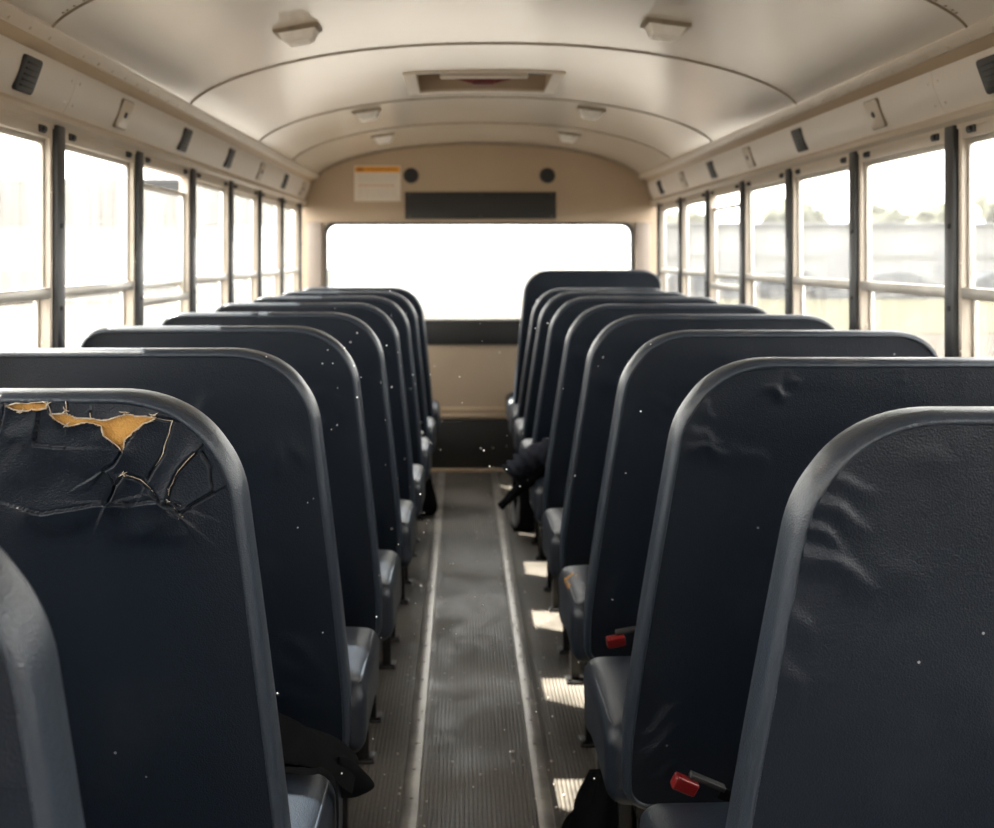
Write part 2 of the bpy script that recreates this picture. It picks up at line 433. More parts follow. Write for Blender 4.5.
# trims on the end wall
def tbox(mat, *a, bevel=0.003, smooth=True):
    bm = bmesh.new(); box(bm, *a, bevel=bevel); return trim(bm, mat)
tbox(M['alu'], WX0-0.02, WX1+0.02, Y1-0.022, Y1, 0.938, 0.952)
tbox(M['panelblack'], -1.10, 1.10, Y1-0.018, Y1, 0.788, 0.937)
tbox(M['cream_wall'], -1.10, 1.10, Y1-0.012, Y1, 1.556, 1.564)
tbox(M['cream_wall'], -1.10, 1.10, Y1-0.03, Y1, 0.322, 0.355, bevel=0.008)
tbox(M['tan'], -1.10, 1.10, Y1-0.016, Y1, 0.36, 0.392)
tbox(M['panelblack'], -1.12, 1.12, Y1-0.05, Y1, 0.0, 0.315, bevel=0.006)
tbox(M['tan'], -1.12, 1.12, Y1-0.09, Y1-0.05, 0.0, 0.018, bevel=0.004)
for s in (-1, 1):
    tbox(M['pillar'], *sorted((s*0.985, s*1.075)), Y1-0.03, Y1, 0.955, 1.556, bevel=0.008)
# arch moulding where the ceiling meets the end wall
bm = bmesh.new()
tube(bm, [(x, Y1-0.004, roof_z(x)-0.004) for x in [ROOF_R*math.sin(math.pi/2*t/40)*0.998 for t in range(-40, 41)]], 0.007, seg=6)
trim(bm, M['seam'])

# ------------------------------------------------------------------ side windows and posts
PITCH, P0 = 0.7, 2.815
bays = list(range(-7, 7))
WN = 3
def pane(bm, x, y0, y1, z0, z1):
    bm.faces.new([bm.verts.new(p) for p in ((x, y0, z0), (x, y1, z0), (x, y1, z1), (x, y0, z1))])
def make_window(s, lowered):
    global WN
    W = 0.7-0.056
    bm = bmesh.new()
    xo, xi = s*1.124, s*1.090
    a, b = sorted((xo, xi))
    # frame: two jambs, head, bottom, mid rail
    h0, h1 = 0.0, W
    box(bm, a, b, 0, 0.018, 0.845, 1.67, bevel=0.003)
    box(bm, a, b, W-0.018, W, 0.845, 1.67, bevel=0.003)
    box(bm, a, b, 0.018, W-0.018, 1.628, 1.67, bevel=0.003)
    box(bm, a, b, 0.018, W-0.018, 0.845, 0.87, bevel=0.003)
    for z in (0.95, 1.12, 1.33, 1.5):     # screws on the jambs
        for y in (0.013, W-0.013):
            cyl(bm, (xi, y, z), (xi-s*0.003, y, z), 0.004, 0.003, seg=8)
            cyl(bm, ((xi+xo)/2, W-0.026 if y > 0.1 else 0.0265, z+0.02), ((xi+xo)/2, W-0.0275 if y > 0.1 else 0.028, z+0.02), 0.004, 0.003, seg=8)
    win = mesh_obj('window_%d' % WN, bm, M['cream_trim'], angle=35); WN += 1
    tag(win, kind='structure')
    # upper sash
    dz = -0.055 if lowered else 0.0
    bm = bmesh.new()
    a, b = sorted((s*1.104, s*1.116))
    z0, z1 = 1.246+dz, 1.63+dz
    for q in ((a, b, 0.018, 0.028, z0, z1), (a, b, W-0.028, W-0.018, z0, z1), (a, b, 0.028, W-0.028, z1-0.014, z1)):
        box(bm, *q, bevel=0.002)
    aa, bb = sorted((s*1.088, s*1.116))
    box(bm, aa, bb, 0.018, W-0.018, z0, z0+0.026, bevel=0.003)
    us = mesh_obj('upper_sash', bm, M['alu'], win, angle=35)
    bm = bmesh.new(); pane(bm, s*1.110, 0.024, W-0.024, z0+0.02, z1-0.01)
    mesh_obj('glass_pane', bm, M['glass'], us, smooth=False)
    # lower sash
    bm = bmesh.new()
    a, b = sorted((s*1.116, s*1.128))
    z0, z1 = 0.87, 1.262
    for q in ((a, b, 0.018, 0.028, z0, z1), (a, b, W-0.028, W-0.018, z0, z1), (a, b, 0.028, W-0.028, z1-0.02, z1), (a, b, 0.028, W-0.028, z0, z0+0.016)):
        box(bm, *q, bevel=0.002)
    ls = mesh_obj('lower_sash', bm, M['alu'], win, angle=35)
    bm = bmesh.new(); pane(bm, s*1.122, 0.024, W-0.024, z0+0.01, z1-0.01)
    mesh_obj('glass_pane', bm, M['glass'], ls, smooth=False)
    for y in (0.075, W-0.075):
        bm = bmesh.new()
        box(bm, *sorted((s*1.086, s*1.093)), y-0.022, y+0.022, 1.637, 1.656, bevel=0.003)
        box(bm, *sorted((s*1.080, s*1.087)), y-0.008, y+0.012, 1.640, 1.652, bevel=0.002)
        mesh_obj('latch', bm, M['black'], win, angle=35)
    return win
def copy_tree(o, parent=None):
    c = o.copy(); C.objects.link(c)
    if parent is not None: c.parent = parent
    for ch in list(o.children):
        copy_tree(ch, c)
    return c
for s in (-1, 1):
    proto = {}
    for k in bays:
        y = P0+PITCH*(k-1)+0.028
        if y+0.65 > Y1+0.25: continue
        low = (s == -1 and k == 2) or (s == 1 and k == 4)
        if low not in proto:
            o = make_window(s, low); proto[low] = o
        else:
            o = copy_tree(proto[low]); o.name = 'window_%d' % WN; WN += 1
        o.location = (0, y, 0)
        if y+0.65 > Y1:     # last short bay
            o.scale = (1, (Y1-0.03-y)/0.644, 1)
    for k in range(-7, 7):
        y = P0+PITCH*k
        if y < Y0+0.05 or y > Y1-0.02: continue
        bm = bmesh.new()
        a, b = sorted((s*1.078, s*1.122))
        box(bm, a, b, y-0.026, y+0.026, 0.845, 1.664, bevel=0.004)
        for z in (1.03, 1.22, 1.42):
            cyl(bm, (s*1.078, y-0.006, z), (s*1.073, y-0.006, z), 0.007, 0.005, seg=10)
        trim(bm, M['post'])

# ------------------------------------------------------------------ ceiling fittings
def ceiling_light(x, y, label, group):
    z = roof_z(x)
    slope = (roof_z(x+0.02)-roof_z(x-0.02))/0.04
    t = empty('ceiling_light', (x, y, z-0.002), (0, -math.atan(slope), 0))
    tag(t, label, 'ceiling light', group)
    bm = bmesh.new(); box(bm, -0.066, 0.066, -0.055, 0.055, -0.010, 0.004, bevel=0.004)
    mesh_obj('base', bm, M['seam'], t, angle=40)
    bm = bmesh.new()
    vs = box(bm, -0.056, 0.056, -0.047, 0.047, -0.040, -0.008)
    for v in vs:
        if v.co.z < -0.03: v.co.x *= 0.68; v.co.y *= 0.75
    bmesh.ops.bevel(bm, geom=list(bm.edges), offset=0.005, segments=3, profile=0.5, affect='EDGES')
    for i in range(7):
        yy = -0.03+i*0.01
        box(bm, -0.03, 0.03, yy-0.002, yy+0.002, -0.0425, -0.0395)
    mesh_obj('lens', bm, M['lens'], t, angle=40)
    return t
for y, w in ((3.38, 'nearest'), (5.35, 'middle'), (6.45, 'farthest')):
    ceiling_light(-0.585 if y < 4 else -0.545, y, 'cream plastic ceiling dome light, %s of the three left of the roof hatch line' % w, 'ceiling lights')
    ceiling_light(0.49, y, 'cream plastic ceiling dome light, %s of the three right of the roof hatch line' % w, 'ceiling lights')

hat = empty('roof_hatch', ((HX0+HX1)/2, (HY0+HY1)/2, roof_z(0)))
tag(hat, 'cream framed emergency roof hatch with dark red handle in the ceiling', 'roof hatch')
def hloc(x, y): return x-(HX0+HX1)/2, y-(HY0+HY1)/2
zr = roof_z(0)
bm = bmesh.new()      # frame following the roof
def rz(x): return roof_z(x)-zr
for (xa, xb, ya, yb) in ((HX0-0.035, HX1+0.035, HY0-0.022, HY0+0.004), (HX0-0.035, HX1+0.035, HY1-0.006, HY1+0.03), (HX0-0.035, HX0+0.012, HY0, HY1), (HX1-0.012, HX1+0.035, HY0, HY1)):
    n = 12 if xb-xa > 0.2 else 2
    R = []
    for i in range(n+1):
        x = xa+(xb-xa)*i/n; lx = x-(HX0+HX1)/2; z = rz(x)
        ya_, yb_ = ya-(HY0+HY1)/2, yb-(HY0+HY1)/2
        R.append([bm.verts.new((lx, ya_, z+0.004)), bm.verts.new((lx, ya_, z-0.007)), bm.verts.new((lx, yb_, z-0.007)), bm.verts.new((lx, yb_, z+0.004))])
    for i in range(n):
        for q in range(4):
            bm.faces.new((R[i][q], R[i][(q+1) % 4], R[i+1][(q+1) % 4], R[i+1][q]))
    bm.faces.new(R[0][::-1]); bm.faces.new(R[-1])
mesh_obj('frame', bm, M['cream_trim'], hat, angle=35)
hw, hl = (HX1-HX0)/2, (HY1-HY0)/2
bm = bmesh.new()      # well with lid
for q in ((-hw-0.004, -hw+0.004, -hl, hl, -0.012, 0.085), (hw-0.004, hw+0.004, -hl, hl, -0.012, 0.085), (-hw, hw, -hl-0.004, -hl+0.004, -0.004, 0.085), (-hw, hw, hl-0.004, hl+0.004, -0.004, 0.085)):
    box(bm, *q)
mesh_obj('well', bm, M['cream_wall'], hat, smooth=False)
bm = bmesh.new(); box(bm, -hw-0.01, hw+0.01, -hl-0.01, hl+0.01, 0.085, 0.10, bevel=0.004)
mesh_obj('lid', bm, M['cream_wall'], hat, angle=35)
bm = bmesh.new(); box(bm, -0.17, 0.17, -0.215, -0.165, -0.018, 0.012, bevel=0.004)
mesh_obj('crossbar', bm, M['cream_trim'], hat, angle=35)
bm = bmesh.new()
tube(bm, [(-0.23, -0.08, 0.04), (-0.16, -0.08, 0.012), (-0.10, -0.08, 0.0), (-0.05, -0.08, -0.008), (0, -0.08, -0.010), (0.05, -0.08, -0.008), (0.10, -0.08, 0.0), (0.16, -0.08, 0.012), (0.23, -0.08, 0.04)], [0.008, 0.009, 0.010, 0.016, 0.018, 0.016, 0.010, 0.009, 0.008], seg=10)
box(bm, -0.045, 0.045, -0.10, -0.05, -0.030, 0.004, bevel=0.006)
mesh_obj('handle', bm, M['darkred'], hat, angle=40)
for sx in (-1, 1):
    bm = bmesh.new(); box(bm, *sorted((sx*0.15, sx*0.26)), -0.20, -0.12, 0.004, 0.05, bevel=0.01)
    mesh_obj('hinge', bm, M['black'], hat, angle=40)

# cove fittings
def on_cove(s, y):
    px, pz = (1.096+1.058)/2-0.0056, (1.70+1.806)/2-0.002
    ang = math.atan2(1.096-1.058, 0.106)
    t = (s*px, y, pz)
    return t, (0, s*ang if s > 0 else -ang, 0)
def cove_item(s, y, black, label):
    loc, rot = on_cove(s, y)
    t = empty('speaker_grille' if black else 'switch_plate', loc, (0, (1 if s > 0 else -1)*math.atan2(0.038, 0.106)*-1, 0))
    tag(t, label, 'speaker grille' if black else 'wall plate', 'black grilles on the cornice' if black else 'cream plates on the cornice')
    hw_ = 0.052 if black else 0.05
    bm = bmesh.new(); box(bm, -0.007, 0.007, -hw_, hw_, -0.041, 0.041)
    vs = [e for e in bm.edges if abs(e.verts[0].co.x-e.verts[1].co.x) > 0.008]
    bmesh.ops.bevel(bm, geom=vs, offset=0.012, segments=4, profile=0.5, affect='EDGES')
    vs = [e for e in bm.edges if abs(e.verts[0].co.x-e.verts[1].co.x) < 0.001]
    bmesh.ops.bevel(bm, geom=vs, offset=0.003, segments=2, profile=0.5, affect='EDGES')
    mesh_obj('plate', bm, M['black'] if black else M['cream_trim'], t, angle=40)
    bm = bmesh.new()
    if black:
        for i in range(5):
            z = -0.026+i*0.013
            box(bm, *sorted((-s*0.006, -s*0.0105)), -0.036, 0.036, z-0.0025, z+0.0025, bevel=0.001)
        mesh_obj('grille_bars', bm, M['panelblack'], t, angle=40)
    else:
        cyl(bm, (-s*0.005, 0.0, 0.0), (-s*0.011, 0, 0.0), 0.010, 0.008, seg=14)
        mesh_obj('button', bm, M['black'], t, angle=40)
        bm = bmesh.new(); A = rrect(-0.052, 0.052, -0.043, 0.043, 0.012); B = rrect(-0.048, 0.048, -0.039, 0.039, 0.01)
        n = len(A)
        L = [[bm.verts.new((-s*x_, y_, z_)) for y_, z_ in P] for P, x_ in ((A, -0.002), (A, 0.005), (B, 0.005), (B, -0.002))]
        for q in range(4):
            for i in range(n):
                bm.faces.new((L[q][i], L[q][(i+1) % n], L[(q+1) % 4][(i+1) % n], L[(q+1) % 4][i]))
        mesh_obj('surround', bm, M['seam'], t, angle=40)
    return t
ordn = ['nearest', 'second nearest', 'third nearest', 'fourth nearest', 'fifth nearest']
cnt = {}
for s, seq in ((-1, [(2.57, 1), (3.3, 0), (4.03, 1), (4.8, 1), (5.55, 0), (6.3, 1), (7.0, 0)]), (1, [(2.56, 1), (3.29, 0), (4.03, 1), (4.74, 0), (5.44, 1), (6.15, 0), (6.85, 1)])):
    for y, blk in seq:
        i = cnt.get((s, blk), 0); cnt[(s, blk)] = i+1
        side = 'left' if s < 0 else 'right'
        cove_item(s, y, blk, ('black slotted speaker grille on the %s cornice, %s of the black ones' if blk else 'cream plate with dark button on the %s cornice, %s of the cream ones') % (side, ordn[i]))

# end wall fittings
def at(px, py, d):
    return CX+(px-462)*d/F, CZ-(py-255)*d/F
st = empty('warning_sticker', (at(377.5, 183.5, Y1)[0], Y1-0.001, at(0, 183.5, Y1)[1]))
tag(st, 'white paper notice with orange header on the end wall, left of round speaker', 'sticker')
bm = bmesh.new(); box(bm, -0.146, 0.146, -0.003, 0.0, -0.112, 0.112); mesh_obj('sheet', bm, M['paper'], st, smooth=False)
bm = bmesh.new(); box(bm, -0.141, 0.141, -0.0045, -0.003, 0.070, 0.106); mesh_obj('header', bm, M['orange'], st, smooth=False)
bm = bmesh.new(); box(bm, -0.13, -0.085, -0.0055, -0.0045, 0.080, 0.097)
for i in range(11):
    a = -0.068+i*0.0175; box(bm, a, a+0.012, -0.0055, -0.0045, 0.084, 0.095)
mesh_obj('header_print', bm, M['brown'], st, smooth=False)
bm = bmesh.new(); random.seed(3)
for blk in ((0.05, 0.038, 0.026, 0.014), (-0.035, -0.047, -0.059, -0.071, -0.083)):
    bm = bmesh.new()
    for z in blk:
        x = -0.12
        while x < 0.115:
            w_ = random.uniform(0.012, 0.035); box(bm, x, min(x+w_, 0.125), -0.0042, -0.003, z-0.002, z+0.002); x += w_+0.006
    mesh_obj('small_print', bm, M['greyprint'], st, smooth=False)
bm = bmesh.new(); x = -0.12
while x < 0.11:
    w_ = random.uniform(0.015, 0.03); box(bm, x, x+w_, -0.0044, -0.003, -0.018, -0.006); x += w_+0.006
mesh_obj('red_print', bm, M['pinkprint'], st, smooth=False)
for px, sd in ((411, 'left'), (547.5, 'right')):
    x, z = at(px, 175.5, Y1)
    t = empty('round_speaker', (x, Y1, z))
    tag(t, 'round black speaker on the end wall above the %s end of the charcoal panel' % sd, 'speaker', 'round speakers on the end wall')
    bm = bmesh.new()
    cyl(bm, (0, 0, 0), (0, -0.012, 0), 0.049, 0.046, seg=32)
    mesh_obj('rim', bm, M['black'], t, angle=40)
    bm = bmesh.new()
    cyl(bm, (0, -0.011, 0), (0, -0.016, 0), 0.038, 0.03, seg=32)
    for r_ in (0.012, 0.022, 0.032):
        tube(bm, [(r_*math.cos(a*math.pi/12), -0.0155, r_*math.sin(a*math.pi/12)) for a in range(24)], 0.0015, seg=5, closed=True)
    mesh_obj('grille', bm, M['panelblack'], t, angle=40)
x0, z1 = at(405, 192, Y1); x1, z0 = at(556, 219, Y1)
pn = empty('charcoal_panel', ((x0+x1)/2, Y1, (z0+z1)/2))
tag(pn, 'long charcoal rectangular panel above the wide end window', 'wall panel')
bm = bmesh.new(); box(bm, -(x1-x0)/2, (x1-x0)/2, -0.012, 0.0, -(z1-z0)/2, (z1-z0)/2, bevel=0.003)
mesh_obj('panel', bm, M['panelblack'], pn, angle=40)
for sx in (-1, 0, 1):
    for sz in (-1, 1):
        bm = bmesh.new(); cyl(bm, (sx*(x1-x0)*0.47, -0.011, sz*0.07), (sx*(x1-x0)*0.47, -0.0145, sz*0.07), 0.004, seg=8)
        mesh_obj('screw', bm, M['seam'], pn)

# ------------------------------------------------------------------ bench seats
LEAN = 0.13
ZT, ZB = 1.17, 0.335
TAPER = 0.062
def side_inset(z):
    t = max(0.0, min(1.0, (z-0.45)/0.65)); return TAPER*t**1.15
rx2, rz2 = 0.09, 0.07     # window-side corner
def extent(z, W, a, ZT=ZT, rx=0.165, rzc=0.15, rb=0.05):
    e = side_inset(z)+a
    zt = ZT-a; rx_, rz_ = rx-a, rzc-a
    n = 2.15; e2 = 0.03*max(0.0, min(1.0, (z-0.45)/0.65))+a
    t = (z-(zt-rz_))/rz_
    if t > 0:
        t = min(1.0, t); e += rx_*(1-(1-t**n)**(1/n))
    t = (z-(zt-rz2+a))/(rz2-a)
    if t > 0:
        t = min(1.0, t); e2 += (rx2-a)*(1-(1-t**n)**(1/n))
    zb = ZB+a; r2 = rb-a
    t = ((zb+r2)-z)/r2
    if t > 0:
        t = min(1.0, t); e += r2*(1-math.sqrt(1-t*t)); e2 += r2*(1-math.sqrt(1-t*t))
    return e, W-e2
def outline(W, zt, n=22):
    """closed loop of (u,z) going up the aisle side, over the top, down the far side"""
    rx, rzc, rb = 0.165, 0.15, 0.05
    up = []
    for i in range(9):
        a = math.pi/2*i/8
        up.append((rb*(1-math.sin(a)), ZB+rb*(1-math.cos(a))))
    for i in range(1, 14):
        z = ZB+rb+(zt-rzc-ZB-rb)*i/14; up.append((side_inset(z), z))
    nn = 2.15
    for i in range(n+1):
        a = math.pi/2*i/n
        t = math.sin(a)**(2/nn); dx = 1-math.cos(a)**(2/nn)
        z = zt-rzc+rzc*t; up.append((side_inset(min(z, zt))+rx*dx, z))
    dn = []
    for i in range(9):
        a = math.pi/2*i/8; dn.append((W-rb*(1-math.sin(a)), ZB+rb*(1-math.cos(a))))
    for i in range(1, 14):
        z = ZB+rb+(zt-rz2-ZB-rb)*i/14; dn.append((W-0.03*max(0.0, min(1.0, (z-0.45)/0.65)), z))
    for i in range(n+1):
        a = math.pi/2*i/n
        t = math.sin(a)**(2/nn); dx = 1-math.cos(a)**(2/nn)
        z = zt-rz2+rz2*t; dn.append((W-0.03*max(0.0, min(1.0, (z-0.45)/0.65))-rx2*dx, z))
    return up+dn[::-1]
def seg_field(X, Z, pl):
    """distance to polyline and signed side"""
    D = np.full(X.shape, 9.0); S = np.zeros(X.shape)
    for (x0, z0), (x1, z1) in zip(pl[:-1], pl[1:]):
        dx, dz = x1-x0, z1-z0; L2 = dx*dx+dz*dz+1e-12
        t = np.clip(((X-x0)*dx+(Z-z0)*dz)/L2, 0, 1)
        qx, qz = X-(x0+t*dx), Z-(z0+t*dz)
        d = np.hypot(qx, qz); c = np.sign(dx*qz-dz*qx)
        m = d < D; D[m] = d[m]; S[m] = c[m]
    return D, S
def inpoly(X, Z, P):
    r = np.zeros(X.shape, bool); n = len(P)
    for i in range(n):
        x0, z0 = P[i]; x1, z1 = P[(i+1) % n]
        c = ((z0 > Z) != (z1 > Z)) & (X < (x1-x0)*(Z-z0)/((z1-z0)+1e-12)+x0)
        r ^= c
    return r
def folds_disp(X, Z, folds):
    """folds: (u0,z0,u1,z1,width,amp) raised soft creases"""
    H = np.zeros(X.shape)
    for (a, b, c, d, w, am) in folds:
        dx, dz = c-a, d-b; L2 = dx*dx+dz*dz
        t = ((X-a)*dx+(Z-b)*dz)/L2; tc = np.clip(t, 0, 1)
        L = math.sqrt(L2)
        px_, pz_ = dz/L, -dx/L
        sd = (X-(a+tc*dx))*px_+(Z-(b+tc*dz))*pz_
        sd = sd+0.10*L*np.sin(tc*2.6)+0.003*np.sin(tc*9+a*50)
        over = np.hypot(X-(a+tc*dx), Z-(b+tc*dz))**2-((X-(a+tc*dx))*px_+(Z-(b+tc*dz))*pz_)**2
        fade = np.sin(np.pi*np.clip(0.15+0.85*tc, 0, 1))**1.2*np.exp(-np.maximum(over, 0)/(w*w*2))
        H += am*fade*np.where(sd < 0, np.exp(-(sd/w)**2), np.exp(-(sd/(2.6*w))**2))
    return H
def random_folds(seed, W, k=7):
    r = random.Random(seed); out = []
    for i in range(k):
        cu, cz = (0.13, 1.02) if i % 3 else (r.uniform(0.2, W-0.2), 1.1)
        a = r.uniform(-2.3, -0.5) if i % 3 else r.uniform(-1.9, -1.2)
        L = r.uniform(0.05, 0.14); st_ = r.uniform(0.0, 0.05)
        out.append((cu+math.cos(a)*st_, cz+math.sin(a)*st_, cu+math.cos(a)*(st_+L), cz+math.sin(a)*(st_+L), r.uniform(0.005, 0.010), r.uniform(0.0012, 0.003)))
    for i in range(3):
        u = r.uniform(0.05, 0.3); z = r.uniform(0.45, 0.55)
        out.append((0.04, z-0.03, u+0.05, z+r.uniform(0.02, 0.06), 0.009, 0.003))
    return out

TH = 0.085
def backrest(parent, s, W, zt=ZT, nu=70, nz=70, folds=(), seed=1, tear=None):
    a = 0.0135
    zs = []
    z0, z1 = ZB+a, zt-a
    def pos(u, y, z): return (s*u, y+LEAN*(ZT-z), z)
    # row positions, denser toward the top
    zs = [z0+(z1-z0)*(1-(1-i/nz)**1.45) for i in range(nz+1)]
    us = np.linspace(0, 1, nu+1)
    if tear is not None:
        u_fine = np.linspace(tear['u0'], tear['u1'], tear['nu']); 
        z_fine = list(np.arange(tear['z0'], z1-0.0005, tear['step']))
        zs = [z0+(tear['z0']-z0)*i/60 for i in range(60)]+z_fine+[z1]
        base = W-2*a
        us = np.concatenate([u_fine/base-a/base, np.linspace(tear['u1']/base-a/base, 1, 40)[1:]])
        us[0] = 0.0; us = np.unique(np.clip(us, 0, 1))
    U = np.zeros((len(zs), len(us))); Z = np.zeros_like(U)
    for i, z in enumerate(zs):
        l, r = extent(min(max(z, z0), z1), W, a, ZT=zt)
        if tear is not None:
            # keep columns straight (unsheared) inside, clamp them to the outline
            cols = a+us*(W-2*a); U[i] = np.clip(cols, l, r)
            # spread clamped columns
        else:
            U[i] = l+(r-l)*us
        Z[i] = z
    # soft pillow: slightly convex panel
    cu = (U-W/2)/(W/2); cz = (Z-(z0+z1)/2)/((z1-z0)/2)
    H = 0.006*np.clip(1-np.abs(cu)**4, 0, 1)*np.clip(1-np.abs(cz)**4, 0, 1)
    nzv = np.array([[noise.noise(Vector((u*3.3+seed*7.1, z*3.3, seed*1.7)))*0.0035+noise.noise(Vector((u*11+seed, z*9, seed*3.7)))*0.0011 for u, z in zip(ru, rz_)] for ru, rz_ in zip(U, Z)])
    edge = np.minimum(1, np.minimum(1-np.abs(cu), 1-np.abs(cz))*9).clip(0, 1)
    H = H+nzv*edge
    if len(folds): H = H+folds_disp(U, Z, folds)*np.maximum(edge, 0.3)
    keep = np.ones(U.shape, bool)
    if tear is not None:
        for c in tear['cracks']:
            D, S = seg_field(U, Z, c['p'])
            side = c.get('side', 1)
            lift = np.where(S*side > 0, 1.0, 0.0)
            H = H+lift*c.get('h', 0.004)*np.exp(-D/c.get('w', 0.018))-c.get('g', 0.006)*np.exp(-(D/0.0014)**2)
        holes = np.zeros(U.shape, bool); 
        for P in tear['holes']:
            D, S = seg_field(U, Z, P+[P[0]])
            ins = inpoly(U, Z, P); holes |= ins
            H = H+np.where(ins, 0, 0.0035*np.exp(-D/0.010))
        keep = ~holes
    bm = bmesh.new()
    V = [[None]*U.shape[1] for _ in range(U.shape[0])]
    for i in range(U.shape[0]):
        for j in range(U.shape[1]):
            V[i][j] = bm.verts.new(pos(U[i, j], 0.004-H[i, j], Z[i, j]))
    for i in range(U.shape[0]-1):
        for j in range(U.shape[1]-1):
            if keep[i, j] and keep[i+1, j] and keep[i, j+1] and keep[i+1, j+1]:
                if U[i, j+1]-U[i, j] < 1e-7 and U[i+1, j+1]-U[i+1, j] < 1e-7: continue
                f = (V[i][j], V[i][j+1], V[i+1][j+1], V[i+1][j])
                if s < 0: f = f[::-1]
                bm.faces.new(f)
    if tear is not None:
        bmesh.ops.remove_doubles(bm, verts=bm.verts, dist=1e-6)
    # front face of the pad
    nf = 26; VF = []
    for i in range(nf+1):
        z = z0+(z1-z0)*(1-(1-i/nf)**1.45); l, r = extent(z, W, a, ZT=zt); row = []
        for j in range(nf+1):
            q = j/nf; u = l+(r-l)*q
            h = 0.022*(1-abs(2*q-1)**4)*(1-abs(2*i/nf-1)**4)
            row.append(bm.verts.new(pos(u, TH-0.004+h, z)))
        VF.append(row)
    for i in range(nf):
        for j in range(nf):
            f = (VF[i][j], VF[i+1][j], VF[i+1][j+1], VF[i][j+1])
            if s < 0: f = f[::-1]
            bm.faces.new(f)
    b = mesh_obj('backrest', bm, M['leather'], parent, recalc=False)
    # padded roll round the edge
    loop = outline(W, zt)
    n = len(loop)
    prof = [(0.0168, 0.0085), (0.0157, 0.0040), (0.0145, 0.0005), (0.0120, -0.0012), (0.0085, 0.0002), (0.0050, 0.0035), (0.0020, 0.0095), (0.0, 0.020), (0.0, 0.045), (0.0015, 0.062), (0.006, 0.075), (0.0125, 0.083), (0.019, 0.0845), (0.0245, 0.080), (0.0262, 0.076)]
    nrm = []
    for i in range(n):
        p, q = loop[i-1], loop[(i+1) % n]
        dx, dz = q[0]-p[0], q[1]-p[1]; L = math.hypot(dx, dz) or 1
        nrm.append((dz/L, -dx/L))
    bm = bmesh.new(); R = []
    rr = random.Random(seed)
    for i, (u, z) in enumerate(loop):
        row = []
        wob = 1+0.10*noise.noise(Vector((u*9, z*9, seed)))
        for k, (o_, y_) in enumerate(prof):
            row.append(bm.verts.new(pos(u+nrm[i][0]*o_, y_*(wob if 2 <= k <= 4 else 1), z+nrm[i][1]*o_)))
        R.append(row)
    for i in range(n):
        j = (i+1) % n
        for k in range(len(prof)-1):
            bm.faces.new((R[i][k], R[j][k], R[j][k+1], R[i][k+1]))
    mesh_obj('edge_roll', bm, M['roll'], parent)
    return b

def cushion(parent, s, W, seed=1):
    u0, u1, y0, y1, zb, zt = -0.028, W, 0.115, 0.545, 0.335, 0.485
    n = 26; r = 0.038
    bm = bmesh.new()
    bmesh.ops.create_cube(bm, size=2.0)
    bmesh.ops.subdivide_edges(bm, edges=bm.edges[:], cuts=n, use_grid_fill=True)
    sx, sy, sz = (u1-u0)/2, (y1-y0)/2, (zt-zb)/2
    for v in bm.verts:
        def mp(c, h):   # concentrate samples near the edges
            return math.copysign(h*(1-(1-abs(c))**1.8), c)
        p = Vector((mp(v.co.x, sx), mp(v.co.y, sy), mp(v.co.z, sz)))
        q = Vector((max(-sx+r, min(sx-r, p.x)), max(-sy+r, min(sy-r, p.y)), max(-sz+r, min(sz-r, p.z))))
        d = p-q
        if d.length > 1e-9:
            # cube rounding: push to radius
            m = max(abs(d.x), abs(d.y), abs(d.z)); d = d.normalized()*m if m > 0 else d
        p = q+d
        fx, fy, fz = p.x/sx, p.y/sy, p.z/sz
        cx_, cy_ = max(0, 1-abs(fx)**3.5), max(0, 1-abs(fy)**3.0)
        if fz > 0: p.z += 0.016*cx_*cy_*fz
        if fz < 0 and fy > 0: p.z -= 0.055*fy**2*(-fz)
        if fy > 0.0: p.z -= 0.012*max(0, fy-0.6)/0.4*max(0, fz)
        p += Vector((noise.noise(p*7+Vector((seed, 0, 0))), noise.noise(p*7+Vector((0, seed, 5))), noise.noise(p*8+Vector((3, seed, 0)))))*0.003
        v.co = Vector((s*((u0+u1)/2+p.x), (y0+y1)/2+p.y, (zb+zt)/2+p.z))
    c = mesh_obj('seat_cushion', bm, M['cushion'], parent)
    # stitched piping along the top edge
    bm = bmesh.new(); pts = []
    ins = 0.013; rr = 0.05
    for (cu, cy, a0) in ((u1-ins-rr, y0+ins+rr, -90), (u1-ins-rr, y1-ins-rr, 0), (u0+ins+rr, y1-ins-rr, 90), (u0+ins+rr, y0+ins+rr, 180)):
        for i in range(7):
            a = math.radians(a0+15*i)
            y = cy+rr*math.sin(a)
            fy = (y-(y0+y1)/2)/sy
            pts.append((s*(cu+rr*math.cos(a)), y, zt-0.0085-0.012*max(0, fy-0.6)/0.4))
    fine = []
    for i in range(len(pts)):
        p, q = Vector(pts[i]), Vector(pts[(i+1) % len(pts)])
        k = max(1, int((q-p).length/0.03))
        for t in range(k): fine.append(p.lerp(q, t/k))
    tube(bm, fine, 0.0038, seg=6, closed=True)
    mesh_obj('piping', bm, M['roll'], c)
    return c

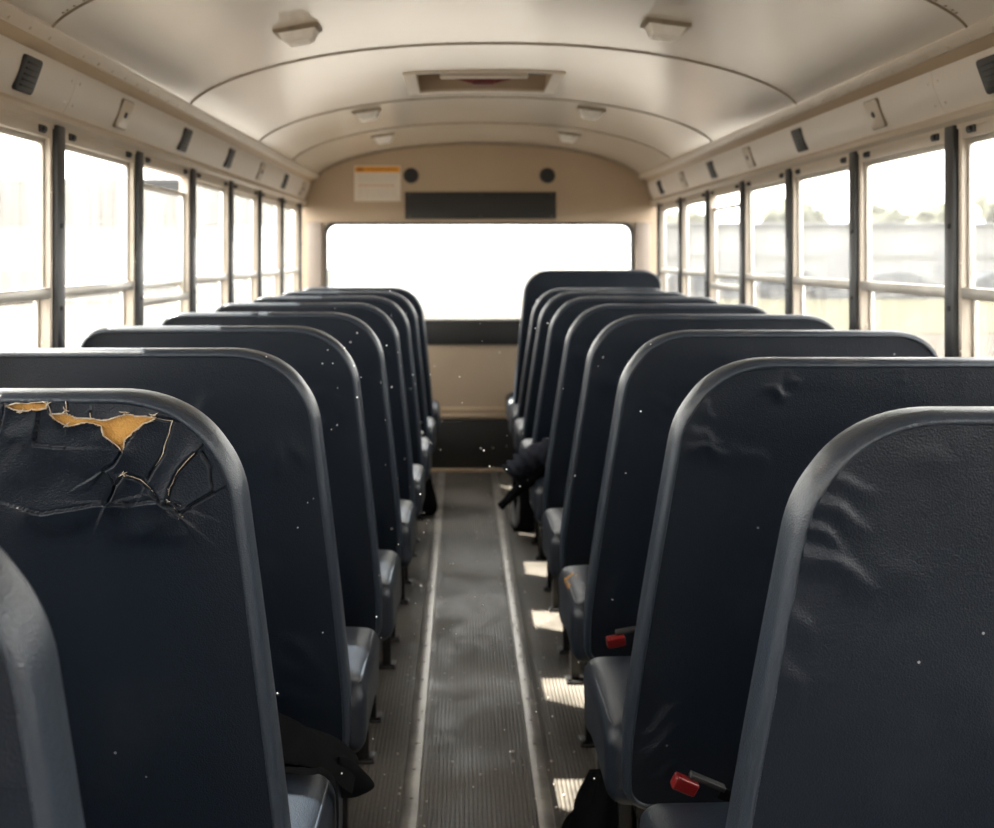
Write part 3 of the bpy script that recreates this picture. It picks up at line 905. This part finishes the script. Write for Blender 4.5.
def base_parts(parent, s, W):
    for u in (0.055, W-0.08):
        for y in (0.20, 0.47):
            bm = bmesh.new()
            box(bm, *sorted((s*(u-0.014), s*(u+0.014))), y-0.014, y+0.014, 0.004, 0.335, bevel=0.004)
            box(bm, *sorted((s*(u-0.03), s*(u+0.03))), y-0.035, y+0.035, 0.0, 0.008, bevel=0.003)
            cyl(bm, (s*(u-0.02), y-0.024, 0.007), (s*(u-0.02), y-0.024, 0.014), 0.006, seg=6)
            mesh_obj('leg', bm, M['blackmetal'], parent, angle=40)
    bm = bmesh.new()
    for u in (0.03, W-0.06):
        box(bm, *sorted((s*u, s*(u+0.03))), 0.14, 0.52, 0.308, 0.336, bevel=0.003)
    box(bm, *sorted((s*0.03, s*(W-0.03))), 0.18, 0.21, 0.31, 0.336, bevel=0.003)
    box(bm, *sorted((s*0.03, s*(W-0.03))), 0.46, 0.49, 0.31, 0.336, bevel=0.003)
    mesh_obj('seat_frame', bm, M['blackmetal'], parent, angle=40)

def make_seat(s, W, label, group, folds=None, seed=1, nu=64, nz=64, tear=None, zt=ZT):
    t = empty('bench_seat')
    tag(t, label, 'bus seat', group)
    backrest(t, s, W, zt=zt, nu=nu, nz=nz, folds=random_folds(seed, W) if folds is None else folds, seed=seed, tear=tear)
    cushion(t, s, W, seed)
    base_parts(t, s, W)
    return t

WL, WR = 0.79, 0.87
# ---- left row.  (aisle-edge X in camera frame, distance)
LX = [-0.27, -0.238, -0.222, -0.208, -0.192, -0.182, -0.174, -0.168, -0.160]
LD = [0.85, 1.515, 2.20, 2.90, 3.60, 4.31, 5.01, 5.71, 6.42]
# tear on the second bench, coordinates measured on its back (u from aisle edge, z)
def px_uz(cx_, cy_, d=1.515):
    px, py = cx_*0.2515, cy_*0.2515+380
    X = (px-462)*d/F; z = CZ-(py-255)*d/F
    dd = d+LEAN*(ZT-z)
    X = (px-462)*dd/F; z = CZ-(py-255)*dd/F
    return (LX[1]-X, z)
rj = random.Random(11)
def jag(P, amp=0.0012, step=0.006, closed=True):
    out = []
    n = len(P)
    for i in range(n if closed else n-1):
        a, b = P[i], P[(i+1) % n]
        L = math.hypot(b[0]-a[0], b[1]-a[1]); k = max(1, int(L/step))
        for t in range(k):
            f = t/k
            out.append((a[0]+(b[0]-a[0])*f+(rj.uniform(-amp, amp) if t else 0), a[1]+(b[1]-a[1])*f+(rj.uniform(-amp, amp) if t else 0)))
    if not closed: out.append(P[-1])
    return out
H1 = [(200,135),(265,132),(300,150),(350,152),(400,160),(440,155),(470,145),(520,136),(560,145),(620,150),(570,172),(530,205),(498,235),(490,287),(470,262),(415,222),(403,182),(350,168),(265,180),(225,158)]
H2 = [(22,100),(90,92),(192,86),(185,112),(95,122),(40,110)]
holes = [jag([px_uz(*p) for p in h]) for h in (H1, H2)]
CR = [
 dict(p=[(488,285),(455,335),(410,362),(450,395),(458,430),(435,485)], side=1, h=0.006, w=0.02),
 dict(p=[(435,485),(340,500),(250,515),(170,528),(120,518)], side=1, h=0.007, w=0.022, g=0.003),
 dict(p=[(435,480),(465,420),(495,375),(560,395),(600,430),(630,468)], side=-1, h=0.007, w=0.014),
 dict(p=[(688,160),(665,235),(650,290),(620,340),(590,395)], side=1, h=0.003, w=0.02),
 dict(p=[(775,290),(740,325),(710,360),(675,430),(662,490)], side=-1, h=0.006, w=0.012),
 dict(p=[(662,490),(700,505),(718,535),(740,512),(800,475),(845,450)], side=1, h=0.004, w=0.02),
 dict(p=[(620,150),(690,162)], side=1, h=0.003, w=0.01),
 dict(p=[(190,88),(205,135)], side=1, h=0.004, w=0.012),
 dict(p=[(263,82),(265,135)], side=1, h=0.004, w=0.010),
 dict(p=[(360,130),(362,155)], side=1, h=0.003, w=0.008),
 dict(p=[(155,130),(145,190),(135,255),(250,268)], side=-1, h=0.005, w=0.02, g=0.002),
 dict(p=[(18,100),(0,200)], side=1, h=0.005, w=0.012, g=0.003),
 dict(p=[(435,485),(540,490),(640,475),(720,500)], side=-1, h=0.006, w=0.02, g=0.003),
 dict(p=[(843,450),(838,350),(800,290)], side=1, h=0.002, w=0.01),
]
for c in CR: c['p'] = jag([px_uz(*p) for p in c['p']], 0.0009, 0.008, closed=False); c['side'] *= -1
F1 = []
for a_, b_, w_, am in (((470,620),(720,500),0.012,0.006), ((600,640),(800,540),0.012,0.004), ((120,560),(430,500),0.014,0.005), ((250,300),(400,350),0.012,0.003), ((30,180),(130,250),0.012,0.003), ((20,300),(200,420),0.02,0.003)):
    p, q = px_uz(*a_), px_uz(*b_); F1.append((p[0], p[1], q[0], q[1], w_, am))
tear = dict(u0=0.0, u1=0.40, nu=250, z0=0.93, step=0.0016, holes=holes, cracks=CR)

t1 = make_seat(-1, WL, 'navy bench seat whose vinyl back is ripped open showing yellow foam', None, folds=F1, seed=4, tear=tear)
t1.location = (LX[1]+CX, LD[1], 0)
# foam behind the hole
bm = bmesh.new()
U = np.arange(0.05, 0.33, 0.004)
pu = [p[0] for h in holes for p in h]; pz = [p[1] for h in holes for p in h]
ua, ub, za, zb_ = min(pu)-0.012, max(pu)+0.012, min(pz)-0.012, max(pz)+0.006
ub = min(ub, WL-0.03)
nu_, nz_ = 90, 30
G = [[None]*(nu_+1) for _ in range(nz_+1)]
for i in range(nz_+1):
    for j in range(nu_+1):
        u = ua+(ub-ua)*j/nu_; z = za+(zb_-za)*i/nz_
        h = noise.noise(Vector((u*60, z*60, 2)))*0.0015+noise.noise(Vector((u*14, z*14, 8)))*0.002
        G[i][j] = (bm.verts.new((-u, 0.0075-h+LEAN*(ZT-z), z)), bm.verts.new((-u, 0.022+LEAN*(ZT-z), z)))
def inside_pad(u, z):
    l, r = extent(min(z, ZT-0.0126), WL, 0.0125); return l+0.004 < u < r and z < ZT-0.0125
for i in range(nz_):
    for j in range(nu_):
        u = ua+(ub-ua)*(j+0.5)/nu_; z = za+(zb_-za)*(i+0.5)/nz_
        if not inside_pad(u, z) or not any(seg_field(np.array([u]), np.array([z]), h+[h[0]])[0][0] < 0.012 or inpoly(np.array([u]), np.array([z]), h)[0] for h in holes): continue
        for k in (0, 1):
            bm.faces.new((G[i][j][k], G[i][j+1][k], G[i+1][j+1][k], G[i+1][j][k]))
mesh_obj('exposed_foam', bm, M['foam'], t1)['label'] = 'yellow foam showing through the rip'
# frayed pale edges of the rip and short frayed crack ends
bm = bmesh.new()
for h in holes:
    pts = []; rad = []
    for i, (u, z) in enumerate(h):
        pts.append((-u, 0.0+LEAN*(ZT-z)+rj.uniform(-0.0006, 0.001)-0.003, z)); rad.append(rj.uniform(0.0004, 0.0014))
    tube(bm, pts, rad, seg=6, closed=True)
for ci, fr in ((2, (0.25, 1)), (3, (0.0, 0.8)), (4, (0.0, 0.95)), (5, (0, 0.55)), (7, (0, 1)), (8, (0, 1)), (9, (0, 1)), (6, (0, 1)), (12, (0.8, 1))):
    P = CR[ci]['p']; n = len(P); P = P[int(n*fr[0]):max(int(n*fr[1]), 2)]
    if len(P) < 2: continue
    m_ = 0.0008 if ci in (3, 2) else 0.0009
    tube(bm, [(-u, -0.0025+LEAN*(ZT-z), z) for u, z in P], [rj.uniform(0.2, 1)*m_ for _ in P], seg=5)
for (cx_, cy_) in ((265,180), (262,120), (500,128), (612,140), (490,372), (672,440), (668,480), (712,520), (718,538), (92,125), (190,95), (700,505)):
    u, z = px_uz(cx_, cy_)
    for k in range(4):
        a = rj.uniform(0, 6.28); L = rj.uniform(0.003, 0.008)
        tube(bm, [(-u, -0.002+LEAN*(ZT-z), z), (-u-math.cos(a)*L/2, -0.006+LEAN*(ZT-z), z+math.sin(a)*L/2), (-u-math.cos(a)*L, -0.004+LEAN*(ZT-z), z+math.sin(a)*L)], [0.0012, 0.0008, 0.0003], seg=5)
mesh_obj('frayed_edge', bm, M['fibre'], t1)['label'] = 'pale frayed fibre along the rip'

names_l = [
 ('navy bench seat at the bottom left corner, nearest and mostly out of frame', 0),
 None,
 ('navy bench seat directly ahead of the ripped one in the left row', 2),
 ('navy bench seat second ahead of the ripped one in the left row', 3),
 ('navy bench seat third ahead of the ripped one in the left row', 4),
 ('navy bench seat fourth ahead of the ripped one in the left row', 5),
 ('navy bench seat third from the far end of the left row', 6),
 ('navy bench seat second from the far end of the left row', 7),
 ('navy bench seat farthest along the left row, by the end wall', 8)]
protoL = make_seat(-1, WL, names_l[2][0], 'bench seats in the left row', seed=21, nu=90, nz=90)
protoL.location = (LX[2]+CX, LD[2], 0)
protoL2 = make_seat(-1, WL, names_l[3][0], 'bench seats in the left row', seed=33)
protoL2.location = (LX[3]+CX, LD[3], 0)
t1['group'] = 'bench seats in the left row'
for k in (0, 4, 5, 6, 7, 8):
    c = copy_tree(protoL if k in (0, 5, 7) else protoL2)
    c['label'] = names_l[k][0]; c.location = (LX[k]+CX, LD[k], 0)

# ---- right row
TAPER = 0.088; rx2 = 0.12; rz2 = 0.095
RX = [0.310, 0.292, 0.300, 0.303, 0.303, 0.300, 0.300, 0.300, 0.305]
RD = [1.325, 1.995, 2.735, 3.47, 4.21, 4.96, 5.64, 6.22, 6.82]
def fold_px(x0, y0, x1, y1, d, ex, w, am):
    o_ = []
    for px, py in ((x0, y0), (x1, y1)):
        z = CZ-(py-255)*d/F; dd = d+LEAN*(ZT-z)
        o_ += [(px-462)*dd/F-ex, CZ-(py-255)*dd/F]
    return (*o_, w, am)
FR1 = [fold_px(*q, 1.325, RX[0], w, am) for q, w, am in (
 ((798,478,880,500),0.006,0.0045), ((796,495,872,540),0.007,0.006), ((790,518,850,560),0.005,0.005), ((788,548,880,600),0.008,0.006),
 ((780,600,812,660),0.011,0.003), ((905,450,960,470),0.010,0.002), ((940,430,985,445),0.010,0.002), ((870,560,930,600),0.018,0.002), ((775,650,800,720),0.01,0.003))]
FR2 = [fold_px(*q, 1.995, RX[1], w, am) for q, w, am in (
 ((775,362,776,405),0.006,0.004), ((786,372,800,388),0.006,0.0035), ((765,385,790,402),0.005,0.003), ((700,398,712,425),0.006,0.003),
 ((695,430,722,452),0.007,0.0035), ((690,445,735,463),0.007,0.0035), ((690,425,700,470),0.008,0.003), ((735,450,775,470),0.009,0.002), ((900,365,905,385),0.006,0.003), ((960,365,975,382),0.008,0.003),
 ((638,770,700,722),0.012,0.006), ((645,742,690,705),0.010,0.004), ((650,785,690,765),0.008,0.004))]
r1 = make_seat(1, WR, 'navy bench seat nearest in the right row, at the right edge', 'bench seats in the right row', folds=FR1, seed=51, nu=300, nz=240)
r2 = make_seat(1, WR, 'navy bench seat second in the right row, with puckered top edge and red buckle', 'bench seats in the right row', folds=FR2, seed=52, nu=260, nz=220)
r3 = make_seat(1, WR, 'navy bench seat third in the right row, its cushion corner torn', 'bench seats in the right row', seed=53, nu=90, nz=90)
r4 = make_seat(1, WR, 'navy bench seat fourth in the right row, right side of the aisle', 'bench seats in the right row', seed=54)
for o, k in ((r1, 0), (r2, 1), (r3, 2), (r4, 3)): o.location = (RX[k]+CX, RD[k], 0)
nr = ['navy bench seat fifth in the right row with a dark jacket on its cushion', 'navy bench seat sixth in the right row, just past the jacket',
      'navy bench seat seventh in the right row, third from the far end', 'navy bench seat behind the tall one at the far end of the right row']
for k in (4, 5, 6, 7):
    c = copy_tree(r4 if k % 2 else r4); c['label'] = nr[k-4]; c.location = (RX[k]+CX, RD[k], 0)
TAPER = 0.055
t9 = make_seat(1, 0.90, 'taller navy bench seat at the far end of the right row', 'bench seats in the right row', seed=60, zt=1.262)
t9.location = (RX[8]+CX, RD[8]-0.02, 0)

# torn corner on the third right cushion
bm = bmesh.new()
for k in range(26):
    u = rj.uniform(-0.018, 0.022); y = rj.uniform(0.31, 0.40)
    bmesh.ops.create_icosphere(bm, subdivisions=1, radius=rj.uniform(0.004, 0.009), matrix=Matrix.Translation((u, y, 0.479+rj.uniform(0, 0.005)-max(0, -u)*0.7)))
cu3 = [c for c in r3.children if c.name.startswith('seat_cushion')][0]
mesh_obj('exposed_foam', bm, M['foam'], cu3)['label'] = 'crumbling yellow foam at the torn corner'

# ------------------------------------------------------------------ loose things
def blob(bm, center, size, seed, amp=0.25, sub=4, freq=3.0, rot=None, flat=None):
    r = bmesh.ops.create_icosphere(bm, subdivisions=sub, radius=1.0)
    R = Matrix.Rotation(rot or 0, 3, 'Z')
    for v in r['verts']:
        p = v.co.copy()
        n = noise.noise(p*freq*0.5+Vector((seed, 0, 0)))*amp
        n += (1-abs(noise.noise(p*freq*Vector((1, 1, 0.6)).length+Vector((0, seed, 0)))))**6*amp*0.25
        p *= 1+n
        q = R @ Vector((p.x*size[0], p.y*size[1], p.z*size[2]))
        q += Vector(center)
        if flat is not None and q.z < flat: q.z = flat+(q.z-flat)*0.03
        v.co = q

def floor_at(px, py):
    d = CZ*F/(py-255); return CX+(px-462)*d/F, d

# black bag on the floor in front of the nearest right benches
def slack_bag(name, loc, w, l, h, seed, label, cat, lean=0.0, mat='cloth'):
    t = empty(name, loc); tag(t, label, cat)
    bm = bmesh.new(); nz, na = 22, 56; rings = []
    for i in range(nz+1):
        f = i/nz; ring_ = []
        for k in range(na):
            a = 2*math.pi*k/na
            taper = (1-0.55*f**1.3)
            fold = 0.10*math.sin(a*7+seed+f*3)*f+0.07*math.sin(a*11+seed*2)*f+0.12*noise.noise(Vector((math.cos(a)*2, math.sin(a)*2, f*3+seed)))
            rr = taper*(1+fold)*(1-0.9*max(0, (0.08-f)/0.08)**2*0.25)
            x_ = math.cos(a)*w*rr+lean*f*h; y_ = math.sin(a)*l*rr
            z_ = h*f*(1+0.16*math.cos(a+seed)*f)
            ring_.append(bm.verts.new((x_, y_, z_+0.001)))
        rings.append(ring_)
    for i in range(nz):
        for k in range(na):
            bm.faces.new((rings[i][k], rings[i][(k+1) % na], rings[i+1][(k+1) % na], rings[i+1][k]))
    bm.faces.new(rings[0][::-1])
    c = bm.verts.new((lean*h, 0, h*0.9))
    for k in range(na): bm.faces.new((rings[-1][k], rings[-1][(k+1) % na], c))
    mesh_obj('bag_body', bm, M[mat], t)
    bm = bmesh.new()
    pts = [(lean*h+math.cos(a)*w*0.45, math.sin(a)*l*0.2-l*0.2, h*0.85+math.sin(a)*h*0.22) for a in [math.pi*i/14 for i in range(15)]]
    tube(bm, pts, 0.007, seg=6)
    mesh_obj('handle', bm, M[mat], t)
    return t
x, y = 0.40+CX, 2.62
slack_bag('fabric_bag', (0.225, 2.58, 0.0), 0.125, 0.13, 0.19, 2.0, 'slouched black fabric bag on the floor by the second right bench', 'bag', lean=0.1)
slack_bag('rucksack', (0.205, 5.72, 0.0), 0.07, 0.10, 0.25, 5.0, 'black bag on the floor past the jacket, right of the aisle', 'bag', lean=-0.1)
slack_bag('rucksack', (-0.31, 6.05, 0.0), 0.085, 0.10, 0.37, 9.0, 'dark bag on the floor at the far end, left of the aisle', 'bag', lean=-0.1)
slack_bag('fabric_pouch', (0.285, 5.15, 0.0), 0.05, 0.06, 0.13, 7.0, 'small black pouch on the floor beyond the jacket bench', 'bag', lean=0.1)

# garment heaps built as draped sheets
def drape(parent, name, pts_rows, mat, thick=0.006, sub=2):
    bm = bmesh.new()
    V = [[bm.verts.new(p) for p in row] for row in pts_rows]
    for i in range(len(V)-1):
        for j in range(len(V[0])-1):
            bm.faces.new((V[i][j], V[i][j+1], V[i+1][j+1], V[i+1][j]))
    o = mesh_obj(name, bm, mat, parent)
    m1 = o.modifiers.new('thick', 'SOLIDIFY'); m1.thickness = thick; m1.offset = 0
    m2 = o.modifiers.new('smooth', 'SUBSURF'); m2.levels = sub; m2.render_levels = sub
    return o

# black belt webbing and bunched cloth on the ripped bench's cushion
g = empty('black_jacket', (LX[1]+CX, LD[1], 0))
tag(g, 'crumpled black jacket across the far end of the ripped bench cushion', 'jacket')
rows = []
for i in range(13):
    f = i/12; row = []
    for j in range(9):
        q = j/8
        u = -0.055+f*0.50
        y = 0.42+q*0.15
        hump = 0.078*math.exp(-((f-0.42)/0.22)**2)+0.03*math.exp(-((f-0.85)/0.15)**2)+0.012
        z = 0.487+hump*math.sin(math.pi*min(1, q*0.9+0.08))+0.012*noise.noise(Vector((f*6, q*5, 3)))
        if f < 0.09: z = 0.487-(0.09-f)/0.09*0.045
        row.append((-u, y, z))
    rows.append(row)
drape(g, 'jacket_body', rows, M['cloth'])
rows = []
for i in range(9):
    f = i/8; row = []
    for j in range(5):
        q = j/4
        row.append((0.026+q*0.066*max(0.05, 1-abs(f-0.6)*1.7), 0.47+q*0.03+f*0.02, 0.49-f*0.085-0.012*q+0.006*math.sin(f*7)))
    rows.append(row)
drape(g, 'hanging_sleeve', rows, M['cloth'])
bm = bmesh.new()
pts = []
for i in range(26):
    f = i/25; u = 0.40-f*0.40; pts.append((-u, 0.405+0.015*math.sin(f*5)-0.03*max(0,f-0.7), 0.507-0.004*f))
for i in range(8):
    a = math.pi/2*i/7; pts.append((0.0+0.034*math.sin(a), 0.395-0.02*i/7, 0.50-0.036*(1-math.cos(a))))
pts += [(0.036, 0.37, 0.43), (0.035, 0.36, 0.40)]
rows = [[Vector(p)+Vector((0, dy, 0)) for dy in (-0.013, 0, 0.013)] for p in pts]
drape(g, 'strap', rows, M['cloth'], thick=0.003, sub=1)

# jacket on the sixth right bench with an arm over the aisle
g = empty('navy_jacket', (RX[4]+CX, RD[4]+0.17, 0)); tag(g, 'bunched dark jacket with sleeve hanging into the aisle, on a right row cushion', 'jacket')
bm = bmesh.new()
blob(bm, (0.12, 0.26, 0.535), (0.17, 0.16, 0.07), 3.0, amp=0.22, sub=5, freq=2.0, flat=0.49)
mesh_obj('jacket_body', bm, M['navycloth'], g)
bm = bmesh.new()
pts = [(0.10, 0.22, 0.56), (0.02, 0.18, 0.56), (-0.05, 0.15, 0.54), (-0.09, 0.13, 0.52), (-0.12, 0.12, 0.49)]
pp = []; 
for i in range(len(pts)-1):
    for k in range(6): pp.append(Vector(pts[i]).lerp(Vector(pts[i+1]), k/6))
tube(bm, pp, [max(0.02, 0.058-0.0007*i+0.010*math.sin(i*1.7)) for i in range(len(pp))], seg=20)
for v in bm.verts: v.co += Vector([noise.noise(v.co*13+Vector((k*9, 0, 0)))*0.016 for k in range(3)])
mesh_obj('sleeve', bm, M['navycloth'], g)
bm = bmesh.new()
pts = [(0.02, 0.14, 0.52), (-0.05, 0.11, 0.47), (-0.11, 0.09, 0.42), (-0.16, 0.07, 0.375)]; pp = []
for i in range(len(pts)-1):
    for k in range(6): pp.append(Vector(pts[i]).lerp(Vector(pts[i+1]), k/6))
tube(bm, pp, [0.030-0.0008*i for i in range(len(pp))], seg=14)
for v in bm.verts: v.co += Vector([noise.noise(v.co*25+Vector((k*9, 0, 0)))*0.008 for k in range(3)])
mesh_obj('cuff', bm, M['cloth'], g)

# seat-belt buckles
def buckle(loc, rot, label):
    t = empty('seat_belt_buckle', loc, rot); t.scale = (0.72,)*3; tag(t, label, 'seat belt buckle', 'seat belt buckles')
    bm = bmesh.new(); box(bm, -0.012, 0.075, -0.010, 0.010, 0.008, 0.02, bevel=0.003)
    mesh_obj('housing', bm, M['black'], t, angle=40)
    bm = bmesh.new(); box(bm, -0.045, 0.012, -0.022, 0.004, -0.024, 0.008, bevel=0.005, seg=3)
    mesh_obj('release_button', bm, M['red'], t, angle=40)
    bm = bmesh.new(); box(bm, 0.07, 0.14, -0.004, 0.002, -0.012, 0.016, bevel=0.001)
    mesh_obj('webbing', bm, M['cloth'], t, angle=40)
    return t
bx, bz = at(692, 784, 1.86); buckle((bx, 1.86, bz+0.004), (0.2, 0.42, 0.1), 'red seat belt buckle behind the nearest right bench cushion')
bx, bz = at(620, 637, 2.55); buckle((bx, 2.55, bz+0.002), (0.2, -0.15, 0.1), 'red seat belt buckle showing behind the second right bench cushion')

# debris on the floor
bm = bmesh.new(); rd = random.Random(5)
for k in range(240):
    x = rd.uniform(-0.36, 0.38); y = rd.uniform(2.3, 7.0)
    if rd.random() < 0.5: x = rd.choice((-0.265, -0.2, 0.13, 0.06))+rd.gauss(0, 0.015)
    r = rd.uniform(0.001, 0.0035)
    bmesh.ops.create_icosphere(bm, subdivisions=1, radius=r, matrix=Matrix.Translation((x, y, (0.0085 if any(a < x < b for a, b in STR) else 0.0)+r*0.6)))
o = mesh_obj('floor_crumbs', bm, M['paper']); tag(o, 'pale grit and crumbs scattered along the aisle floor', 'debris', kind='stuff')
# dust hanging in the air above the aisle
bm = bmesh.new()
for k in range(260):
    y = rd.uniform(1.3, 5.5)
    px, py = rd.gauss(430, 130), rd.uniform(290, 800)
    x, z = at(px, py, y)
    if abs(x) > 0.9 or z < 0.05: continue
    bmesh.ops.create_icosphere(bm, subdivisions=1, radius=rd.uniform(0.0006, 0.0016)*(0.5+y*0.3), matrix=Matrix.Translation((x, y, z)))
o = mesh_obj('dust_motes', bm, M['dust']); tag(o, 'tiny white dust motes drifting in the air above the aisle', 'dust', kind='stuff')

# ------------------------------------------------------------------ outside
def gmat(name, c0, c1, sc, rough=0.95): return mottled(name, c0, c1, rough=rough, scale=sc, spec=0.1)
M['grass'] = gmat('dry_grass', (0.029,0.027,0.013), (0.040,0.037,0.019), 0.6)
M['dirt'] = gmat('sandy_lot', (0.025,0.020,0.015), (0.032,0.026,0.019), 0.5)
M['asphalt'] = gmat('grey_asphalt', (0.0440,0.0460,0.0480), (0.0600,0.0620,0.0640), 0.5)
M['foliage'] = gmat('haze_paled_foliage', (0.072,0.074,0.054), (0.100,0.102,0.078), 2.0)  # distance haze is mixed into this pale green
M['bark'] = gmat('bark', (0.0320,0.0240,0.0200), (0.0480,0.0400,0.0320), 3.0)
M['shed'] = gmat('pale_cladding', (0.14,0.14,0.138), (0.16,0.16,0.155), 0.2)
M['shed2'] = gmat('grey_cladding', (0.105,0.107,0.11), (0.12,0.122,0.124), 0.2)
M['carpaint'] = gmat('blue_grey_car_paint', (0.0240,0.0280,0.0340), (0.0320,0.0360,0.0420), 1.0, rough=0.4)
M['white'] = gmat('white_trim', (0.080,0.079,0.077), (0.090,0.089,0.086), 1.0)
GZ = -0.95
def gplane(name, x0, x1, y0, y1, mat, z=GZ, t=0.2):
    bm = bmesh.new(); box(bm, x0, x1, y0, y1, z-t, z); return mesh_obj(name, bm, mat, smooth=False)
tag(gplane('ground', -150, 150, -100, 200, M['dirt'], GZ-0.02), kind='structure')
o = gplane('lawn', 7.5, 140, 34, 60, M['grass'], GZ, 0.02); tag(o, 'strip of yellow green grass outside the right windows', 'grass', kind='structure')
o = gplane('road', -140, 140, 60, 90, M['asphalt'], GZ, 0.02); tag(o, 'grey road beyond the grass', 'road', kind='structure')
def building(x, y, w, d, h, mat, label, low=False):
    t = empty('building', (x, y, GZ)); tag(t, label, 'building')
    bm = bmesh.new(); box(bm, -w/2, w/2, -d/2, d/2, 0, h); mesh_obj('wall', bm, mat, t, smooth=False)
    bm = bmesh.new(); extr = [(-w/2-0.3, h), (-w/2-0.3, h+0.15), (w/2+0.3, h+0.15), (w/2+0.3, h)]
    ov = 0.02 if low else 0.3
    box(bm, -w/2-ov, w/2+ov, -d/2-ov, d/2+ov, h, h+0.18, bevel=0.05); mesh_obj('roof', bm, M['shed2'], t, smooth=False)
    bm = bmesh.new(); box(bm, -w/2-0.02, w/2+0.02, -d/2-0.05, -d/2, h*0.55-0.15, h*0.55+0.15); mesh_obj('stripe', bm, M['white'], t, smooth=False)
    if low:
        bm = bmesh.new(); box(bm, -w/2-0.1, w/2+0.1, -d/2-0.12, -d/2, 0, 3.7, bevel=0.02); mesh_obj('plinth', bm, M['white'], t, smooth=False)
        return t
    for k in range(int(w//6)):
        bm = bmesh.new(); xx = -w/2+3+k*6; box(bm, xx, xx+1.6, -d/2-0.06, -d/2, 0, 2.6, bevel=0.02); mesh_obj('door', bm, M['shed2'], t, smooth=False)
    return t
building(24, 68, 26, 8, 3.9, M['shed'], 'long low pale building with white stripe beyond the grass on the right')
building(50, 72, 18, 8, 3.7, M['shed'], 'low pale building at the far right behind the grass')
M['shed3'] = gmat('hazy_cladding', (0.052,0.052,0.052), (0.060,0.060,0.059), 0.2)
building(-32, 62, 44, 10, 5.9, M['shed3'], 'long pale hazy building outside the left windows', low=True)
def car(x, y, label, rot=0):
    t = empty('parked_car', (x, y, GZ), (0, 0, rot)); tag(t, label, 'car', 'parked cars beyond the grass')
    bm = bmesh.new()
    P = [(-2.1, 0.35), (-2.15, 0.8), (-1.5, 0.95), (-0.9, 1.4), (0.6, 1.45), (1.3, 1.0), (2.1, 0.85), (2.15, 0.35)]
    A = [bm.verts.new((a, -0.85, b)) for a, b in P]; B = [bm.verts.new((a, 0.85, b)) for a, b in P]
    n = len(P)
    for i in range(n): bm.faces.new((A[i], A[(i+1) % n], B[(i+1) % n], B[i]))
    bm.faces.new(A[::-1]); bm.faces.new(B)
    bmesh.ops.bevel(bm, geom=list(bm.edges), offset=0.08, segments=3, profile=0.5, affect='EDGES')
    mesh_obj('body', bm, M['carpaint'], t, angle=40)
    for a in (-1.3, 1.3):
        for b in (-0.8, 0.8):
            bm = bmesh.new(); cyl(bm, (a, b-0.1, 0.32), (a, b+0.1, 0.32), 0.32, seg=20); mesh_obj('wheel', bm, M['black'], t, angle=40)
for i, x in enumerate((12, 17.5, 22.8, 28.5)):
    car(x, 61.5, 'blue grey car parked beyond the grass, %s from the left' % ('first', 'second', 'third', 'fourth')[i])
def tree(x, y, h, r, seed, label):
    t = empty('tree', (x, y, GZ)); tag(t, label, 'tree', 'trees on the horizon')
    bm = bmesh.new(); tube(bm, [(0, 0, 0), (0.1, 0, h*0.3), (0, 0.1, h*0.6)], [0.28, 0.22, 0.12], seg=10); mesh_obj('trunk', bm, M['bark'], t)
    bm = bmesh.new(); rr = random.Random(seed)
    for k in range(9):
        a = rr.uniform(0, 6.28); q = rr.uniform(0, r*0.6)
        blob(bm, (q*math.cos(a), q*math.sin(a), h-r*0.6+rr.uniform(-0.35, 0.35)*r), (r*rr.uniform(0.4, 0.6),)*2+(r*rr.uniform(0.32, 0.5),), rr.uniform(0, 99), amp=0.6, sub=3, freq=4)
    mesh_obj('crown', bm, M['foliage'], t)
for i, (x, h, r) in enumerate(((23, 6.0, 2.3), (28.5, 5.5, 2.2), (39, 7.0, 3.0), (33.5, 5.6, 2.0), (45.5, 6.3, 2.4), (51.5, 6.0, 2.4), (16.5, 5.6, 2.2))):
    tree(x, 80+i*0.8, h, r, i+3, 'hazy green tree above the low building, %s from the left of the row' % ('second','third','fifth','fourth','sixth','last','first')[i])

# ------------------------------------------------------------------ light, camera, view
W = bpy.data.worlds.new('world'); bpy.context.scene.world = W; W.use_nodes = True
bg = W.node_tree.nodes['Background']
bg.inputs[0].default_value = (1.0, 0.975, 0.93, 1); bg.inputs[1].default_value = 3.2
sun = bpy.data.lights.new('sun', 'SUN'); sun.energy = 16; sun.angle = math.radians(0.6); sun.color = (1.0, 0.93, 0.80)
so = bpy.data.objects.new('sun', sun); C.objects.link(so)
dirv = Vector((1.0, -0.60, -1.12)).normalized()
so.rotation_euler = dirv.to_track_quat('-Z', 'Y').to_euler(); so.location = (-6, 12, 9)

cam = bpy.data.cameras.new('camera'); co = bpy.data.objects.new('camera', cam); C.objects.link(co)
co.location = (CX, 0, CZ); co.rotation_euler = (math.pi/2, 0, 0)
cam.sensor_width = 36; cam.sensor_fit = 'HORIZONTAL'; cam.lens = F/994*36
cam.shift_x = (497-462)/994; cam.shift_y = -(414-255)/994
cam.clip_start = 0.02; cam.clip_end = 500
cam.dof.use_dof = True; cam.dof.focus_distance = 1.6; cam.dof.aperture_fstop = 6.0
S = bpy.context.scene
S.camera = co
S.view_settings.view_transform = 'Standard'; S.view_settings.look = 'None'; S.view_settings.gamma = 1; S.view_settings.use_curve_mapping = False
S.view_settings.exposure = 1.55
S.cycles.use_denoising = True
S.cycles.max_bounces = 10; S.cycles.diffuse_bounces = 6; S.cycles.glossy_bounces = 5; S.cycles.transparent_max_bounces = 16
S.cycles.sample_clamp_indirect = 6.0
S.cycles.caustics_reflective = False; S.cycles.caustics_refractive = False
